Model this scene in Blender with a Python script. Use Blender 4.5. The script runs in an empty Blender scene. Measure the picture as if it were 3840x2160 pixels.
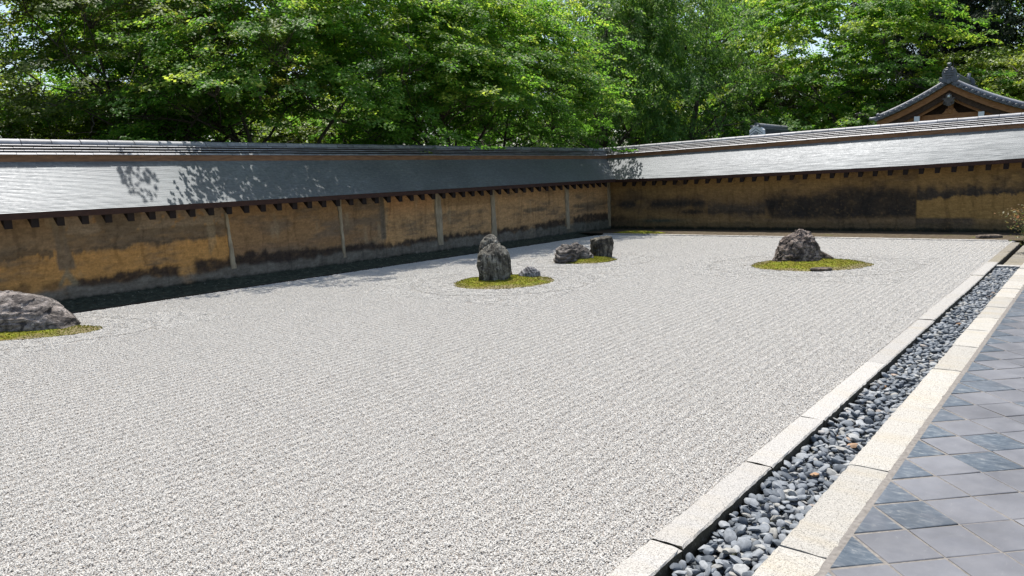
import bpy, math, random
import numpy as np
from mathutils import Matrix, Vector

random.seed(7)
RNG = np.random.default_rng(7)
R = math.radians
scene = bpy.context.scene
COL = scene.collection

# ------------------------------------------------------------------ camera
CAM_LOC = Vector((0.0, 0.0, 2.0))
F = Vector((0.767148918, 0.625246017, -0.143352555))
RT = Vector((0.626753963, -0.778186237, -0.040070585))
UP = Vector((0.136608959, 0.059106676, 0.988860148))
cd = bpy.data.cameras.new('camera')
cd.lens = 25.99
cd.sensor_width = 36.0
cd.clip_start = 0.05
cd.clip_end = 2000
cam = bpy.data.objects.new('camera', cd)
COL.objects.link(cam)
m = Matrix.Identity(4)
for i in range(3):
    m[i][0] = RT[i]; m[i][1] = UP[i]; m[i][2] = -F[i]; m[i][3] = CAM_LOC[i]
cam.matrix_world = m
scene.camera = cam

# ------------------------------------------------------------------ world + sun
SUN_EL, SUN_AZ = R(70), R(38)        # azimuth measured from +Y (south) towards +X (west)
world = bpy.data.worlds.new('World')
scene.world = world
world.use_nodes = True
nt = world.node_tree
nt.nodes.clear()
sky = nt.nodes.new('ShaderNodeTexSky')
sky.sky_type = 'NISHITA'
sky.sun_disc = False
sky.sun_elevation = SUN_EL
sky.sun_rotation = SUN_AZ
sky.air_density = 1.0
sky.dust_density = 2.2
sky.ozone_density = 0.6
bg = nt.nodes.new('ShaderNodeBackground')
bg.inputs[1].default_value = 0.14
wo = nt.nodes.new('ShaderNodeOutputWorld')
nt.links.new(sky.outputs[0], bg.inputs[0])
nt.links.new(bg.outputs[0], wo.inputs[0])
sd = bpy.data.lights.new('sun', 'SUN')
sd.energy = 4.8
sd.angle = R(0.53)
sd.color = (1.0, 0.955, 0.89)
sun = bpy.data.objects.new('sun', sd)
COL.objects.link(sun)
sdir = Vector((math.cos(SUN_EL) * math.sin(SUN_AZ), math.cos(SUN_EL) * math.cos(SUN_AZ), math.sin(SUN_EL)))
sun.rotation_euler = sdir.to_track_quat('Z', 'Y').to_euler()
sun.location = (10, 10, 30)

vs = scene.view_settings
vs.view_transform = 'Standard'
vs.look = 'None'
vs.exposure = 0.58
vs.gamma = 1.0
vs.use_curve_mapping = False
scene.render.engine = 'CYCLES'
cy = scene.cycles
cy.max_bounces = 7
cy.diffuse_bounces = 5
cy.glossy_bounces = 2
cy.transmission_bounces = 6
cy.transparent_max_bounces = 4
cy.sample_clamp_indirect = 6.0
try:
    cy.use_denoising = True
    cy.denoiser = 'OPENIMAGEDENOISE'
except Exception:
    pass

# ------------------------------------------------------------------ noise
_H = np.random.default_rng(11).random(1 << 16).astype(np.float32)


def _hash(ix, iy, iz):
    h = (ix * 73856093) ^ (iy * 19349663) ^ (iz * 83492791)
    h = (h ^ (h >> 13)) * 1274126177
    return _H[(h ^ (h >> 16)) & 0xFFFF]


def vnoise(x, y, z=None):
    x = np.asarray(x, np.float64); y = np.asarray(y, np.float64)
    z = np.zeros_like(x) if z is None else np.asarray(z, np.float64)
    x, y, z = np.broadcast_arrays(x, y, z)
    fx, fy, fz = np.floor(x), np.floor(y), np.floor(z)
    ix, iy, iz = fx.astype(np.int64), fy.astype(np.int64), fz.astype(np.int64)
    tx, ty, tz = x - fx, y - fy, z - fz
    tx = tx * tx * (3 - 2 * tx); ty = ty * ty * (3 - 2 * ty); tz = tz * tz * (3 - 2 * tz)
    out = 0
    for dx in (0, 1):
        for dy in (0, 1):
            for dz in (0, 1):
                w = (tx if dx else 1 - tx) * (ty if dy else 1 - ty) * (tz if dz else 1 - tz)
                out = out + w * _hash(ix + dx, iy + dy, iz + dz)
    return out


def fbm(x, y, z=None, o=4, g=0.5):
    a, s, t = 1.0, 0.0, 0.0
    x = np.asarray(x, np.float64); y = np.asarray(y, np.float64)
    z = np.zeros_like(x) if z is None else np.asarray(z, np.float64)
    for i in range(o):
        s = s + a * vnoise(x * 2 ** i + 17.3 * i, y * 2 ** i + 5.1 * i, z * 2 ** i + 9.7 * i)
        t += a
        a *= g
    return s / t


def sstep(a, b, x):
    t = np.clip((x - a) / (b - a), 0, 1)
    return t * t * (3 - 2 * t)


# ------------------------------------------------------------------ mesh helpers
def mesh_np(name, verts, faces, mat=None, smooth=False, attrs=None, colors=None):
    """verts (n,3); faces (m,k) array or a list of lists; attrs: point float attributes"""
    me = bpy.data.meshes.new(name)
    verts = np.asarray(verts, np.float32)
    if isinstance(faces, np.ndarray):
        nf, k = faces.shape
        me.vertices.add(len(verts))
        me.vertices.foreach_set('co', verts.ravel())
        me.loops.add(nf * k)
        me.loops.foreach_set('vertex_index', faces.astype(np.int32).ravel())
        me.polygons.add(nf)
        me.polygons.foreach_set('loop_start', np.arange(0, nf * k, k, dtype=np.int32))
        me.update(calc_edges=True)
    else:
        me.from_pydata(verts.tolist(), [], faces)
        me.update()
    me.polygons.foreach_set('use_smooth', np.full(len(me.polygons), bool(smooth)))
    if attrs:
        for k_, v in attrs.items():
            a = me.attributes.new(k_, 'FLOAT', 'POINT')
            a.data.foreach_set('value', np.asarray(v, np.float32))
    if colors is not None:
        a = me.attributes.new('paint', 'FLOAT_COLOR', 'POINT')
        c = np.ones((len(verts), 4), np.float32)
        c[:, :3] = colors
        a.data.foreach_set('color', c.ravel())
    if mat:
        me.materials.append(mat)
    return me


def obj(name, me, parent=None, loc=None, rot=None, scale=None):
    o = bpy.data.objects.new(name, me)
    COL.objects.link(o)
    if parent is not None:
        o.parent = parent
    if loc is not None:
        o.location = loc
    if rot is not None:
        o.rotation_euler = rot
    if scale is not None:
        o.scale = scale if hasattr(scale, '__len__') else (scale,) * 3
    return o


def thing(name, label, cat, loc=(0, 0, 0), rotz=0, group=None):
    o = bpy.data.objects.new(name, None)
    o.empty_display_size = 0.2
    COL.objects.link(o)
    o.location = loc
    o.rotation_euler = (0, 0, rotz)
    return tag(o, label, cat, group)


def tag(o, label, cat, group=None):
    o['label'] = label
    o['category'] = cat
    if group:
        o['group'] = group
    return o


def struct(o):
    o['kind'] = 'structure'
    return o


class MB:
    """collects polygons"""
    def __init__(self):
        self.v = []; self.f = []

    def add(self, v, f):
        n = len(self.v)
        self.v += [tuple(p) for p in v]
        self.f += [[i + n for i in q] for q in f]
        return self

    def box(self, x0, x1, y0, y1, z0, z1):
        return self.add([(x0, y0, z0), (x1, y0, z0), (x1, y1, z0), (x0, y1, z0), (x0, y0, z1), (x1, y0, z1), (x1, y1, z1), (x0, y1, z1)],
                        [(3, 2, 1, 0), (4, 5, 6, 7), (0, 1, 5, 4), (1, 2, 6, 5), (2, 3, 7, 6), (3, 0, 4, 7)])

    def prism(self, poly, a0, a1, axis='y'):
        """poly in the plane perpendicular to axis: list of (u, z); extruded from a0 to a1"""
        n = len(poly)
        mk = (lambda u, a, z: (u, a, z)) if axis == 'y' else (lambda u, a, z: (a, u, z))
        v = [mk(u, a0, z) for u, z in poly] + [mk(u, a1, z) for u, z in poly]
        f = [list(range(n)), list(range(2 * n - 1, n - 1, -1))] + [(i, i + n, (i + 1) % n + n, (i + 1) % n) for i in range(n)]
        return self.add(v, f)

    def tube(self, pts, rad, k=6, cap=True):
        pts = [Vector(p) for p in pts]
        v, f = [], []
        ref = Vector((0.31, 0.17, 0.93)).normalized()
        for i, p in enumerate(pts):
            d = (pts[min(i + 1, len(pts) - 1)] - pts[max(i - 1, 0)]).normalized()
            a = d.cross(ref)
            if a.length < 1e-3:
                a = d.cross(Vector((1, 0, 0)))
            a.normalize(); b = d.cross(a)
            r = rad[i] if hasattr(rad, '__len__') else rad
            for j in range(k):
                t = 2 * math.pi * j / k
                v.append(p + a * (r * math.cos(t)) + b * (r * math.sin(t)))
        for i in range(len(pts) - 1):
            for j in range(k):
                f.append((i * k + j, i * k + (j + 1) % k, (i + 1) * k + (j + 1) % k, (i + 1) * k + j))
        if cap:
            f.append(list(range(k - 1, -1, -1)))
            f.append([(len(pts) - 1) * k + j for j in range(k)])
        return self.add(v, f)

    def mesh(self, name, mat, smooth=False, bevel=0):
        me = mesh_np(name, self.v, self.f, mat, smooth)
        import bmesh
        bm = bmesh.new(); bm.from_mesh(me)
        bmesh.ops.recalc_face_normals(bm, faces=bm.faces)
        if bevel:
            bmesh.ops.bevel(bm, geom=list(bm.edges), offset=bevel, segments=1, affect='EDGES', profile=0.5)
        bm.to_mesh(me); bm.free()
        if smooth:
            me.polygons.foreach_set('use_smooth', np.ones(len(me.polygons), bool))
        return me


def ico(sub):
    import bmesh
    bm = bmesh.new()
    bmesh.ops.create_icosphere(bm, subdivisions=sub, radius=1.0)
    v = np.array([q.co[:] for q in bm.verts]); f = np.array([[q.index for q in p.verts] for p in bm.faces])
    bm.free()
    return v, f


ICO1, ICO2 = ico(1), ico(2)


def grid_faces(nu, nv, wrap=False):
    i = np.arange(nu - 1 if not wrap else nu)
    j = np.arange(nv - 1)
    I, J = np.meshgrid(i, j, indexing='ij')
    I2 = (I + 1) % nu
    return np.stack([I * nv + J, I2 * nv + J, I2 * nv + J + 1, I * nv + J + 1], -1).reshape(-1, 4)


# ------------------------------------------------------------------ materials
class NT:
    def __init__(self, name):
        self.m = bpy.data.materials.new(name)
        self.m.use_nodes = True
        self.t = self.m.node_tree
        self.t.nodes.clear()
        self.out = self.n('ShaderNodeOutputMaterial')

    def n(self, typ, **kw):
        q = self.t.nodes.new(typ)
        for k, v in kw.items():
            setattr(q, k, v)
        return q

    def l(self, a, b):
        self.t.links.new(a, b)

    def pos(self):
        return self.n('ShaderNodeNewGeometry').outputs['Position']

    def objco(self):
        return self.n('ShaderNodeTexCoord').outputs['Object']

    def mapping(self, src, sc):
        q = self.n('ShaderNodeMapping')
        q.inputs['Scale'].default_value = sc
        self.l(src, q.inputs['Vector'])
        return q.outputs[0]

    def noise(self, src, scale, detail=4, rough=0.55, dist=0.0):
        q = self.n('ShaderNodeTexNoise')
        q.inputs['Scale'].default_value = scale
        q.inputs['Detail'].default_value = detail
        q.inputs['Roughness'].default_value = rough
        q.inputs['Distortion'].default_value = dist
        if src is not None:
            self.l(src, q.inputs['Vector'])
        return q.outputs[0]

    def ramp(self, fac, stops, interp='LINEAR'):
        q = self.n('ShaderNodeValToRGB')
        cr = q.color_ramp
        cr.interpolation = interp
        while len(cr.elements) < len(stops):
            cr.elements.new(0.5)
        for e, (p, c) in zip(cr.elements, stops):
            e.position = p
            e.color = (c, c, c, 1) if not hasattr(c, '__len__') else (*c[:3], 1)
        self.l(fac, q.inputs[0])
        return q.outputs[0]

    def mix(self, fac, a, b, mode='MIX'):
        q = self.n('ShaderNodeMix', data_type='RGBA', blend_type=mode)
        for s, i in ((fac, 0), (a, 6), (b, 7)):
            if hasattr(s, 'is_linked') or hasattr(s, 'node'):
                self.l(s, q.inputs[i])
            elif hasattr(s, '__len__'):
                q.inputs[i].default_value = (*s[:3], 1)
            else:
                q.inputs[i].default_value = s if i == 0 else (s, s, s, 1)
        return q.outputs[2]

    def math(self, op, a, b=None):
        q = self.n('ShaderNodeMath', operation=op)
        for i, s in enumerate((a, b)):
            if s is None:
                continue
            if hasattr(s, 'node'):
                self.l(s, q.inputs[i])
            else:
                q.inputs[i].default_value = s
        return q.outputs[0]

    def attr(self, name, out='Fac', typ='GEOMETRY'):
        return self.n('ShaderNodeAttribute', attribute_name=name, attribute_type=typ).outputs[out]

    def bump(self, h, strength=0.5, dist=0.01, normal=None):
        q = self.n('ShaderNodeBump')
        q.inputs['Strength'].default_value = strength
        q.inputs['Distance'].default_value = dist
        self.l(h, q.inputs['Height'])
        if normal is not None:
            self.l(normal, q.inputs['Normal'])
        return q.outputs[0]

    def bsdf(self, color, rough=0.8, spec=0.5, normal=None, metal=0.0):
        q = self.n('ShaderNodeBsdfPrincipled')
        for s, k in ((color, 'Base Color'), (rough, 'Roughness'), (spec, 'Specular IOR Level'), (metal, 'Metallic')):
            if hasattr(s, 'node'):
                self.l(s, q.inputs[k])
            elif hasattr(s, '__len__'):
                q.inputs[k].default_value = (*s[:3], 1)
            else:
                q.inputs[k].default_value = s
        if normal is not None:
            self.l(normal, q.inputs['Normal'])
        self.l(q.outputs[0], self.out.inputs[0])
        return q


def mat_wood(name, dark, light, rough=0.75, sc=(2, 2, 2)):
    t = NT(name)
    p = t.mapping(t.pos(), sc)
    n1 = t.noise(p, 3.0, 5, 0.6)
    c = t.ramp(n1, [(0.3, dark), (0.7, light)])
    t.bsdf(c, rough, 0.3, t.bump(n1, 0.3, 0.01))
    return t.m


def mat_leaf(name, dark, mid, tip, trans, tfac=0.42, rough=0.42):
    t = NT(name)
    a = t.attr('tint')
    c = t.ramp(a, [(0.0, dark), (0.55, mid), (0.9, tip), (1.0, tip)])
    d = t.bsdf(c, rough, 0.25)
    tr = t.n('ShaderNodeBsdfTranslucent')
    tc = t.mix(1.0, c, trans, 'MULTIPLY')
    t.l(tc, tr.inputs[0])
    mx = t.n('ShaderNodeMixShader')
    mx.inputs[0].default_value = tfac
    t.l(d.outputs[0], mx.inputs[1])
    t.l(tr.outputs[0], mx.inputs[2])
    t.l(mx.outputs[0], t.out.inputs[0])
    return t.m


M = {}
M['bark'] = mat_wood('bark', (0.022, 0.018, 0.014), (0.12, 0.10, 0.08), 0.9, (6, 6, 1.2))
M['maple'] = mat_leaf('maple_leaf', (0.050, 0.125, 0.020), (0.095, 0.205, 0.030), (0.26, 0.32, 0.06), (2.2, 2.1, 1.4), 0.58, 0.5)
M['olive'] = mat_leaf('olive_leaf', (0.056, 0.096, 0.020), (0.108, 0.160, 0.030), (0.24, 0.27, 0.06), (2.2, 2.0, 1.3), 0.52, 0.5)
M['broad'] = mat_leaf('broad_leaf', (0.046, 0.105, 0.022), (0.088, 0.175, 0.036), (0.19, 0.27, 0.07), (2.1, 2.1, 1.4), 0.5, 0.45)
M['lime'] = mat_leaf('lime_leaf', (0.06, 0.11, 0.014), (0.12, 0.19, 0.022), (0.22, 0.27, 0.04), (2.2, 2.1, 1.2), 0.42)
M['cedar'] = mat_leaf('cedar_leaf', (0.008, 0.016, 0.005), (0.015, 0.028, 0.008), (0.03, 0.05, 0.014), (1.5, 1.6, 1.0), 0.2, 0.6)
M['redleaf'] = mat_leaf('red_leaf', (0.07, 0.11, 0.03), (0.16, 0.10, 0.05), (0.30, 0.08, 0.07), (1.8, 1.5, 1.3), 0.4)

# gravel stones
t = NT('gravel_stone')
a = t.attr('tint')
c = t.ramp(a, [(0.0, (0.27, 0.245, 0.205)), (0.18, (0.37, 0.35, 0.315)), (0.6, (0.462, 0.447, 0.41)), (1.0, (0.53, 0.52, 0.488))])
t.bsdf(c, 0.8, 0.3)
M['gravel'] = t.m
t = NT('gravel_ground')
p = t.pos()
n1 = t.noise(p, 90, 3, 0.6)
n2 = t.noise(p, 0.5, 3)
c = t.ramp(n1, [(0.3, (0.24, 0.22, 0.195)), (0.7, (0.42, 0.40, 0.375))])
t.bsdf(c, 0.95, 0.2, t.bump(n1, 0.8, 0.01))
M['gravel_ground'] = t.m

# granite kerbs
def mat_granite(name, base, warm, warmth):
    t = NT(name)
    p = t.pos()
    sp = t.noise(p, 130, 2, 0.7)
    sp2 = t.noise(p, 55, 3, 0.7)
    big = t.noise(t.mapping(p, (2.2, 0.6, 1)), 1.6, 4, 0.6)
    c0 = t.ramp(sp, [(0.32, tuple(v * 0.38 for v in base)), (0.46, base), (0.62, tuple(min(1, v * 1.18) for v in base))])
    c1 = t.mix(t.ramp(big, [(0.5 - warmth, 0.0), (0.78 - warmth, 0.85)]), c0, t.mix(0.8, c0, warm, 'MULTIPLY'))
    c2 = t.mix(t.ramp(sp2, [(0.32, 0.6), (0.45, 0.0)]), c1, (0.12, 0.11, 0.10))
    oi = t.n('ShaderNodeObjectInfo')
    c3 = t.mix(1.0, c2, t.ramp(oi.outputs['Random'], [(0, 0.88), (1, 1.06)]), 'MULTIPLY')
    t.bsdf(c3, 0.85, 0.3, t.bump(sp2, 0.5, 0.008))
    return t.m


M['granite'] = mat_granite('granite_pale', (0.335, 0.325, 0.302), (1.0, 0.93, 0.80), 0.0)
M['granite_warm'] = mat_granite('granite_warm', (0.335, 0.322, 0.288), (1.0, 0.91, 0.74), 0.03)
M['granite_dark'] = mat_granite('granite_dark', (0.045, 0.038, 0.026), (0.85, 0.9, 0.6), 0.1)
M['granite_dirty'] = mat_granite('granite_dirty', (0.20, 0.185, 0.155), (0.85, 0.8, 0.6), 0.1)

# slate pebbles (colour from the object or from the mesh)
def mat_pebble(name, joined):
    t = NT(name)
    p = t.pos()
    r = t.attr('tint') if joined else t.n('ShaderNodeObjectInfo').outputs['Random']
    c = t.ramp(r, [(0.0, (0.065, 0.078, 0.092)), (0.3, (0.125, 0.142, 0.158)), (0.62, (0.19, 0.207, 0.222)), (0.85, (0.27, 0.285, 0.29)), (0.965, (0.26, 0.255, 0.23)), (0.992, (0.28, 0.28, 0.27)), (1.0, (0.30, 0.17, 0.08))])
    n1 = t.noise(p, 45, 4, 0.6)
    n2 = t.noise(t.mapping(p, (1, 1, 4)), 22, 3, 0.6)
    c = t.mix(1.0, c, t.ramp(n1, [(0.25, 0.7), (0.75, 1.25)]), 'MULTIPLY')
    c = t.mix(t.ramp(n2, [(0.64, 0), (0.76, 0.22)]), c, (0.34, 0.35, 0.35))
    t.bsdf(c, 0.72, 0.3, t.bump(n1, 0.25, 0.006))
    return t.m


M['pebble'] = mat_pebble('slate_pebble', False)
M['pebble_far'] = mat_pebble('slate_pebble_far', True)

# floor tiles: object colour red channel = how worn / dark
t = NT('floor_tile')
p = t.pos()
oi = t.n('ShaderNodeObjectInfo')
sepc = t.n('ShaderNodeSeparateColor')
t.l(oi.outputs['Color'], sepc.inputs[0])
n1 = t.noise(p, 5, 4, 0.6)
pale = t.mix(n1, (0.112, 0.115, 0.126), (0.150, 0.152, 0.160))
pale = t.mix(1.0, pale, t.ramp(oi.outputs['Random'], [(0, 0.9), (1, 1.1)]), 'MULTIPLY')
stk = t.noise(t.mapping(p, (9, 3.5, 9)), 3.2, 6, 0.7, 0.6)
dark = t.ramp(stk, [(0.35, (0.034, 0.052, 0.070)), (0.52, (0.062, 0.082, 0.102)), (0.62, (0.13, 0.148, 0.16)), (0.72, (0.32, 0.31, 0.27))])
patch = t.noise(p, 4.0, 3, 0.5)
worn = t.math('MULTIPLY', sepc.outputs[0], t.ramp(patch, [(0.30, 0.55), (0.5, 1.0)]))
c = t.mix(worn, pale, dark)
stain = t.noise(p, 1.7, 5, 0.65)
scuf = t.noise(t.mapping(p, (3, 11, 5)), 5.5, 6, 0.75, 0.5)
c = t.mix(1.0, c, t.ramp(stain, [(0.32, 0.74), (0.62, 1.12)]), 'MULTIPLY')
c = t.mix(t.ramp(scuf, [(0.60, 0.0), (0.74, 0.35)]), c, (0.27, 0.265, 0.25))
spot = t.noise(p, 34, 2, 0.5)
c = t.mix(t.ramp(spot, [(0.76, 0), (0.80, 0.6)]), c, (0.10, 0.10, 0.10))
t.bsdf(c, t.ramp(n1, [(0.3, 0.42), (0.7, 0.55)]), 0.45, t.bump(stk, 0.12, 0.004))
M['tile'] = t.m
t = NT('mortar')
n1 = t.noise(t.pos(), 30, 4, 0.6)
t.bsdf(t.ramp(n1, [(0.3, (0.13, 0.12, 0.108)), (0.7, (0.22, 0.205, 0.185))]), 0.9, 0.2, t.bump(n1, 0.5, 0.006))
M['mortar'] = t.m

# earth / moss / shade strip
t = NT('earth')
p = t.pos()
n1 = t.noise(p, 7, 6, 0.65)
n2 = t.noise(p, 1.3, 4)
c = t.ramp(n1, [(0.3, (0.045, 0.034, 0.022)), (0.55, (0.085, 0.068, 0.046)), (0.75, (0.14, 0.12, 0.09))])
c = t.mix(t.ramp(n2, [(0.62, 0), (0.70, 0.7)]), c, (0.09, 0.10, 0.022))
t.bsdf(c, 0.95, 0.1, t.bump(n1, 0.8, 0.03))
M['earth'] = t.m
t = NT('forest_floor')
p = t.pos()
n1 = t.noise(p, 2.5, 6, 0.65)
c = t.ramp(n1, [(0.3, (0.02, 0.03, 0.01)), (0.5, (0.045, 0.065, 0.018)), (0.75, (0.09, 0.10, 0.035))])
t.bsdf(c, 0.95, 0.1, t.bump(n1, 0.8, 0.05))
M['forest_floor'] = t.m
t = NT('dark_moss_earth')
p = t.pos()
n1 = t.noise(p, 9, 6, 0.65)
n2 = t.noise(p, 3.1, 4, 0.6)
c = t.ramp(n1, [(0.3, (0.022, 0.026, 0.018)), (0.55, (0.052, 0.060, 0.040)), (0.72, (0.11, 0.115, 0.08))])
c = t.mix(t.ramp(t.noise(p, 17, 2, 0.5), [(0.66, 0), (0.72, 0.9)]), c, (0.24, 0.23, 0.19))
t.bsdf(c, 0.9, 0.2, t.bump(n1, 1.0, 0.04))
M['ditch'] = t.m

t = NT('moss')
p = t.pos()
n1 = t.noise(p, 5, 5, 0.65)
n2 = t.noise(p, 60, 3, 0.6)
c = t.ramp(n1, [(0.30, (0.15, 0.105, 0.03)), (0.43, (0.145, 0.130, 0.018)), (0.56, (0.165, 0.178, 0.017)), (0.72, (0.17, 0.225, 0.018))])
tn = t.attr('tint')
c = t.mix(t.ramp(tn, [(0.48, 0.0), (0.75, 0.85)]), c, (0.20, 0.165, 0.10))
c = t.mix(t.ramp(n2, [(0.35, 0.6), (0.5, 0.0)]), c, (0.045, 0.035, 0.01))
t.bsdf(c, 0.95, 0.1, t.bump(n2, 1.0, 0.02))
M['moss'] = t.m
M['moss_tuft'] = mat_leaf('moss_tuft', (0.09, 0.07, 0.015), (0.165, 0.172, 0.016), (0.23, 0.28, 0.025), (1.4, 1.4, 1.0), 0.25, 0.7)


def mat_rock(name, c_dark, c_mid, c_light, lichen, strata=(3, 3, 9), lich=0.6, moss=0.0):
    t = NT(name)
    p = t.objco()
    n1 = t.noise(p, 4.2, 9, 0.70, 0.6)
    n2 = t.noise(t.mapping(p, strata), 2.0, 6, 0.65, 0.8)
    n3 = t.noise(p, 11, 6, 0.7)
    c = t.ramp(n1, [(0.36, c_dark), (0.5, c_mid), (0.62, c_light)])
    c = t.mix(t.ramp(n2, [(0.40, 0.92), (0.53, 0.0)]), c, c_dark)
    c = t.mix(t.ramp(n3, [(lich, 0.0), (lich + 0.10, 0.85)]), c, lichen)
    hb = t.math('ADD', n1, n2)
    t.bsdf(c, 0.85, 0.3, t.bump(hb, 1.0, 0.09))
    return t.m


M['rock_tall'] = mat_rock('rock_tall', (0.026, 0.024, 0.020), (0.140, 0.132, 0.108), (0.30, 0.29, 0.245), (0.46, 0.45, 0.40), (7, 7, 1.6), 0.59)
M['rock_fold'] = mat_rock('rock_fold', (0.032, 0.028, 0.025), (0.150, 0.134, 0.120), (0.29, 0.262, 0.24), (0.42, 0.39, 0.37), (2, 2, 11), 0.63)
M['rock_block'] = mat_rock('rock_block', (0.020, 0.018, 0.016), (0.09, 0.082, 0.066), (0.24, 0.22, 0.17), (0.34, 0.30, 0.27), (8, 8, 1.2), 0.62)
M['rock_pyramid'] = mat_rock('rock_pyramid', (0.030, 0.024, 0.022), (0.155, 0.122, 0.103), (0.32, 0.265, 0.225), (0.46, 0.40, 0.36), (4, 4, 6), 0.60)
M['rock_left'] = mat_rock('rock_left', (0.042, 0.036, 0.033), (0.195, 0.170, 0.152), (0.35, 0.31, 0.285), (0.50, 0.48, 0.46), (2.5, 2.5, 5), 0.60)
M['rock_pale'] = mat_rock('rock_pale', (0.09, 0.09, 0.095), (0.25, 0.25, 0.26), (0.38, 0.38, 0.39), (0.50, 0.50, 0.50), (12, 3, 3), 0.66)
M['rock_brown'] = mat_rock('rock_brown', (0.05, 0.04, 0.03), (0.14, 0.11, 0.085), (0.22, 0.18, 0.14), (0.3, 0.27, 0.22), (4, 4, 4), 0.7)

# plaster with painted stains (colours stored on the wall mesh), fine relief here
t = NT('clay_plaster')
p = t.pos()
pc = t.attr('paint', 'Color')
n1 = t.noise(p, 26, 6, 0.7)
n2 = t.noise(t.mapping(p, (1, 1, 5)), 5, 5, 0.65)
c = t.mix(1.0, pc, t.ramp(n1, [(0.25, 0.72), (0.75, 1.28)]), 'MULTIPLY')
c = t.mix(1.0, c, t.ramp(n2, [(0.25, 0.82), (0.75, 1.18)]), 'MULTIPLY')
t.bsdf(c, 0.95, 0.15, t.bump(t.math('ADD', n1, n2), 0.5, 0.015))
M['plaster'] = t.m
M['post'] = mat_wood('weathered_post', (0.23, 0.185, 0.12), (0.44, 0.365, 0.25), 0.9, (5, 5, 1.5))
M['rafter'] = mat_wood('rafter_wood', (0.007, 0.004, 0.003), (0.018, 0.010, 0.007), 0.8, (3, 3, 3))
M['eave_board'] = mat_wood('eave_board_wood', (0.020, 0.008, 0.005), (0.050, 0.020, 0.011), 0.7, (3, 3, 12))
M['ridge_board'] = mat_wood('ridge_board_wood', (0.11, 0.055, 0.028), (0.24, 0.13, 0.065), 0.75, (1.2, 1.2, 8))
M['gate_wood'] = mat_wood('gate_wood', (0.24, 0.100, 0.040), (0.43, 0.205, 0.088), 0.7, (2, 2, 8))
M['gate_wood_dark'] = mat_wood('gate_wood_dark', (0.035, 0.02, 0.012), (0.09, 0.05, 0.03), 0.75, (3, 3, 6))

t = NT('shingle')
p = t.pos()
n1 = t.noise(t.mapping(p, (2.2, 2.2, 20)), 3.0, 5, 0.65)
n2 = t.noise(p, 0.55, 4, 0.6)
n3 = t.noise(p, 18, 4, 0.7)
c = t.ramp(n1, [(0.28, (0.066, 0.078, 0.074)), (0.5, (0.108, 0.120, 0.115)), (0.72, (0.175, 0.182, 0.178))])
c = t.mix(1.0, c, t.ramp(n2, [(0.3, 0.75), (0.7, 1.15)]), 'MULTIPLY')
c = t.mix(1.0, c, t.ramp(n3, [(0.3, 0.65), (0.7, 1.3)]), 'MULTIPLY')
shb = t.bsdf(c, t.ramp(t.math('ADD', t.math('MULTIPLY', n1, 0.6), t.math('MULTIPLY', n3, 0.4)), [(0.35, 0.44), (0.65, 0.60)]), 0.68, t.bump(n3, 0.12, 0.002))
shb.inputs['Specular Tint'].default_value = (0.84, 0.90, 1.0, 1)
M['shingle'] = t.m

t = NT('smoked_tile')
p = t.pos()
n1 = t.noise(p, 6, 5, 0.65)
c = t.ramp(n1, [(0.3, (0.15, 0.155, 0.165)), (0.7, (0.27, 0.275, 0.29))])
c = t.mix(1.0, c, t.ramp(t.n('ShaderNodeObjectInfo').outputs['Random'], [(0, 0.75), (1, 1.2)]), 'MULTIPLY')
t.bsdf(c, 0.52, 0.5, t.bump(n1, 0.1, 0.006))
M['ridge_tile'] = t.m
t = NT('dark_tile')
n1 = t.noise(t.pos(), 7, 5, 0.65)
c = t.ramp(n1, [(0.3, (0.055, 0.06, 0.068)), (0.7, (0.12, 0.126, 0.14))])
t.bsdf(c, 0.42, 0.6, t.bump(n1, 0.1, 0.006))
M['dark_tile'] = t.m
t = NT('white_plaster')
n1 = t.noise(t.pos(), 5, 5, 0.65)
t.bsdf(t.ramp(n1, [(0.3, (0.74, 0.74, 0.73)), (0.7, (0.84, 0.84, 0.83))]), 0.85, 0.3)
M['white'] = t.m
t = NT('dark_bronze')
n1 = t.noise(t.pos(), 12, 4, 0.6)
t.bsdf(t.ramp(n1, [(0.3, (0.05, 0.04, 0.034)), (0.7, (0.13, 0.105, 0.085))]), 0.6, 0.5)
M['pendant'] = t.m

# ------------------------------------------------------------------ terrain
g = MB()
g.add([(-300, -300, -0.55), (300, -300, -0.55), (300, 300, -0.55), (-300, 300, -0.55)], [(0, 1, 2, 3)])
struct(obj('ground', g.mesh('ground', M['forest_floor'])))

# gravel court base sheet
struct(obj('gravel_court', MB().box(-4, 22.35, 1.90, 14.2, -0.5, -0.028).mesh('gravel_court', M['gravel_ground'])))

# islands: (centre x, y, half width across the view, half depth)
RH = np.array([0.6273, -0.7788]); FH = np.array([0.7788, 0.6273])
ISL = [(3.60, 13.30, 1.62, 0.62), (11.40, 9.50, 0.97, 0.98), (15.15, 10.02, 0.80, 0.66), (16.05, 4.92, 1.21, 1.05)]


def isl_d(x, y):
    """smallest normalised-ish distance (m) outside an island outline"""
    best = np.full(np.shape(x), 99.0)
    for (cx, cy_, a, b) in ISL:
        dx, dy = x - cx, y - cy_
        u = dx * RH[0] + dy * RH[1]; v = dx * FH[0] + dy * FH[1]
        q = np.sqrt((u / a) ** 2 + (v / b) ** 2) + 1e-6
        r = np.sqrt(u * u + v * v)
        best = np.minimum(best, (q - 1) * r / q)
    return best


# ------------------------------------------------------------------ gravel: real stones, joined patches placed by geometry nodes
RAKE = 0.115


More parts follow.
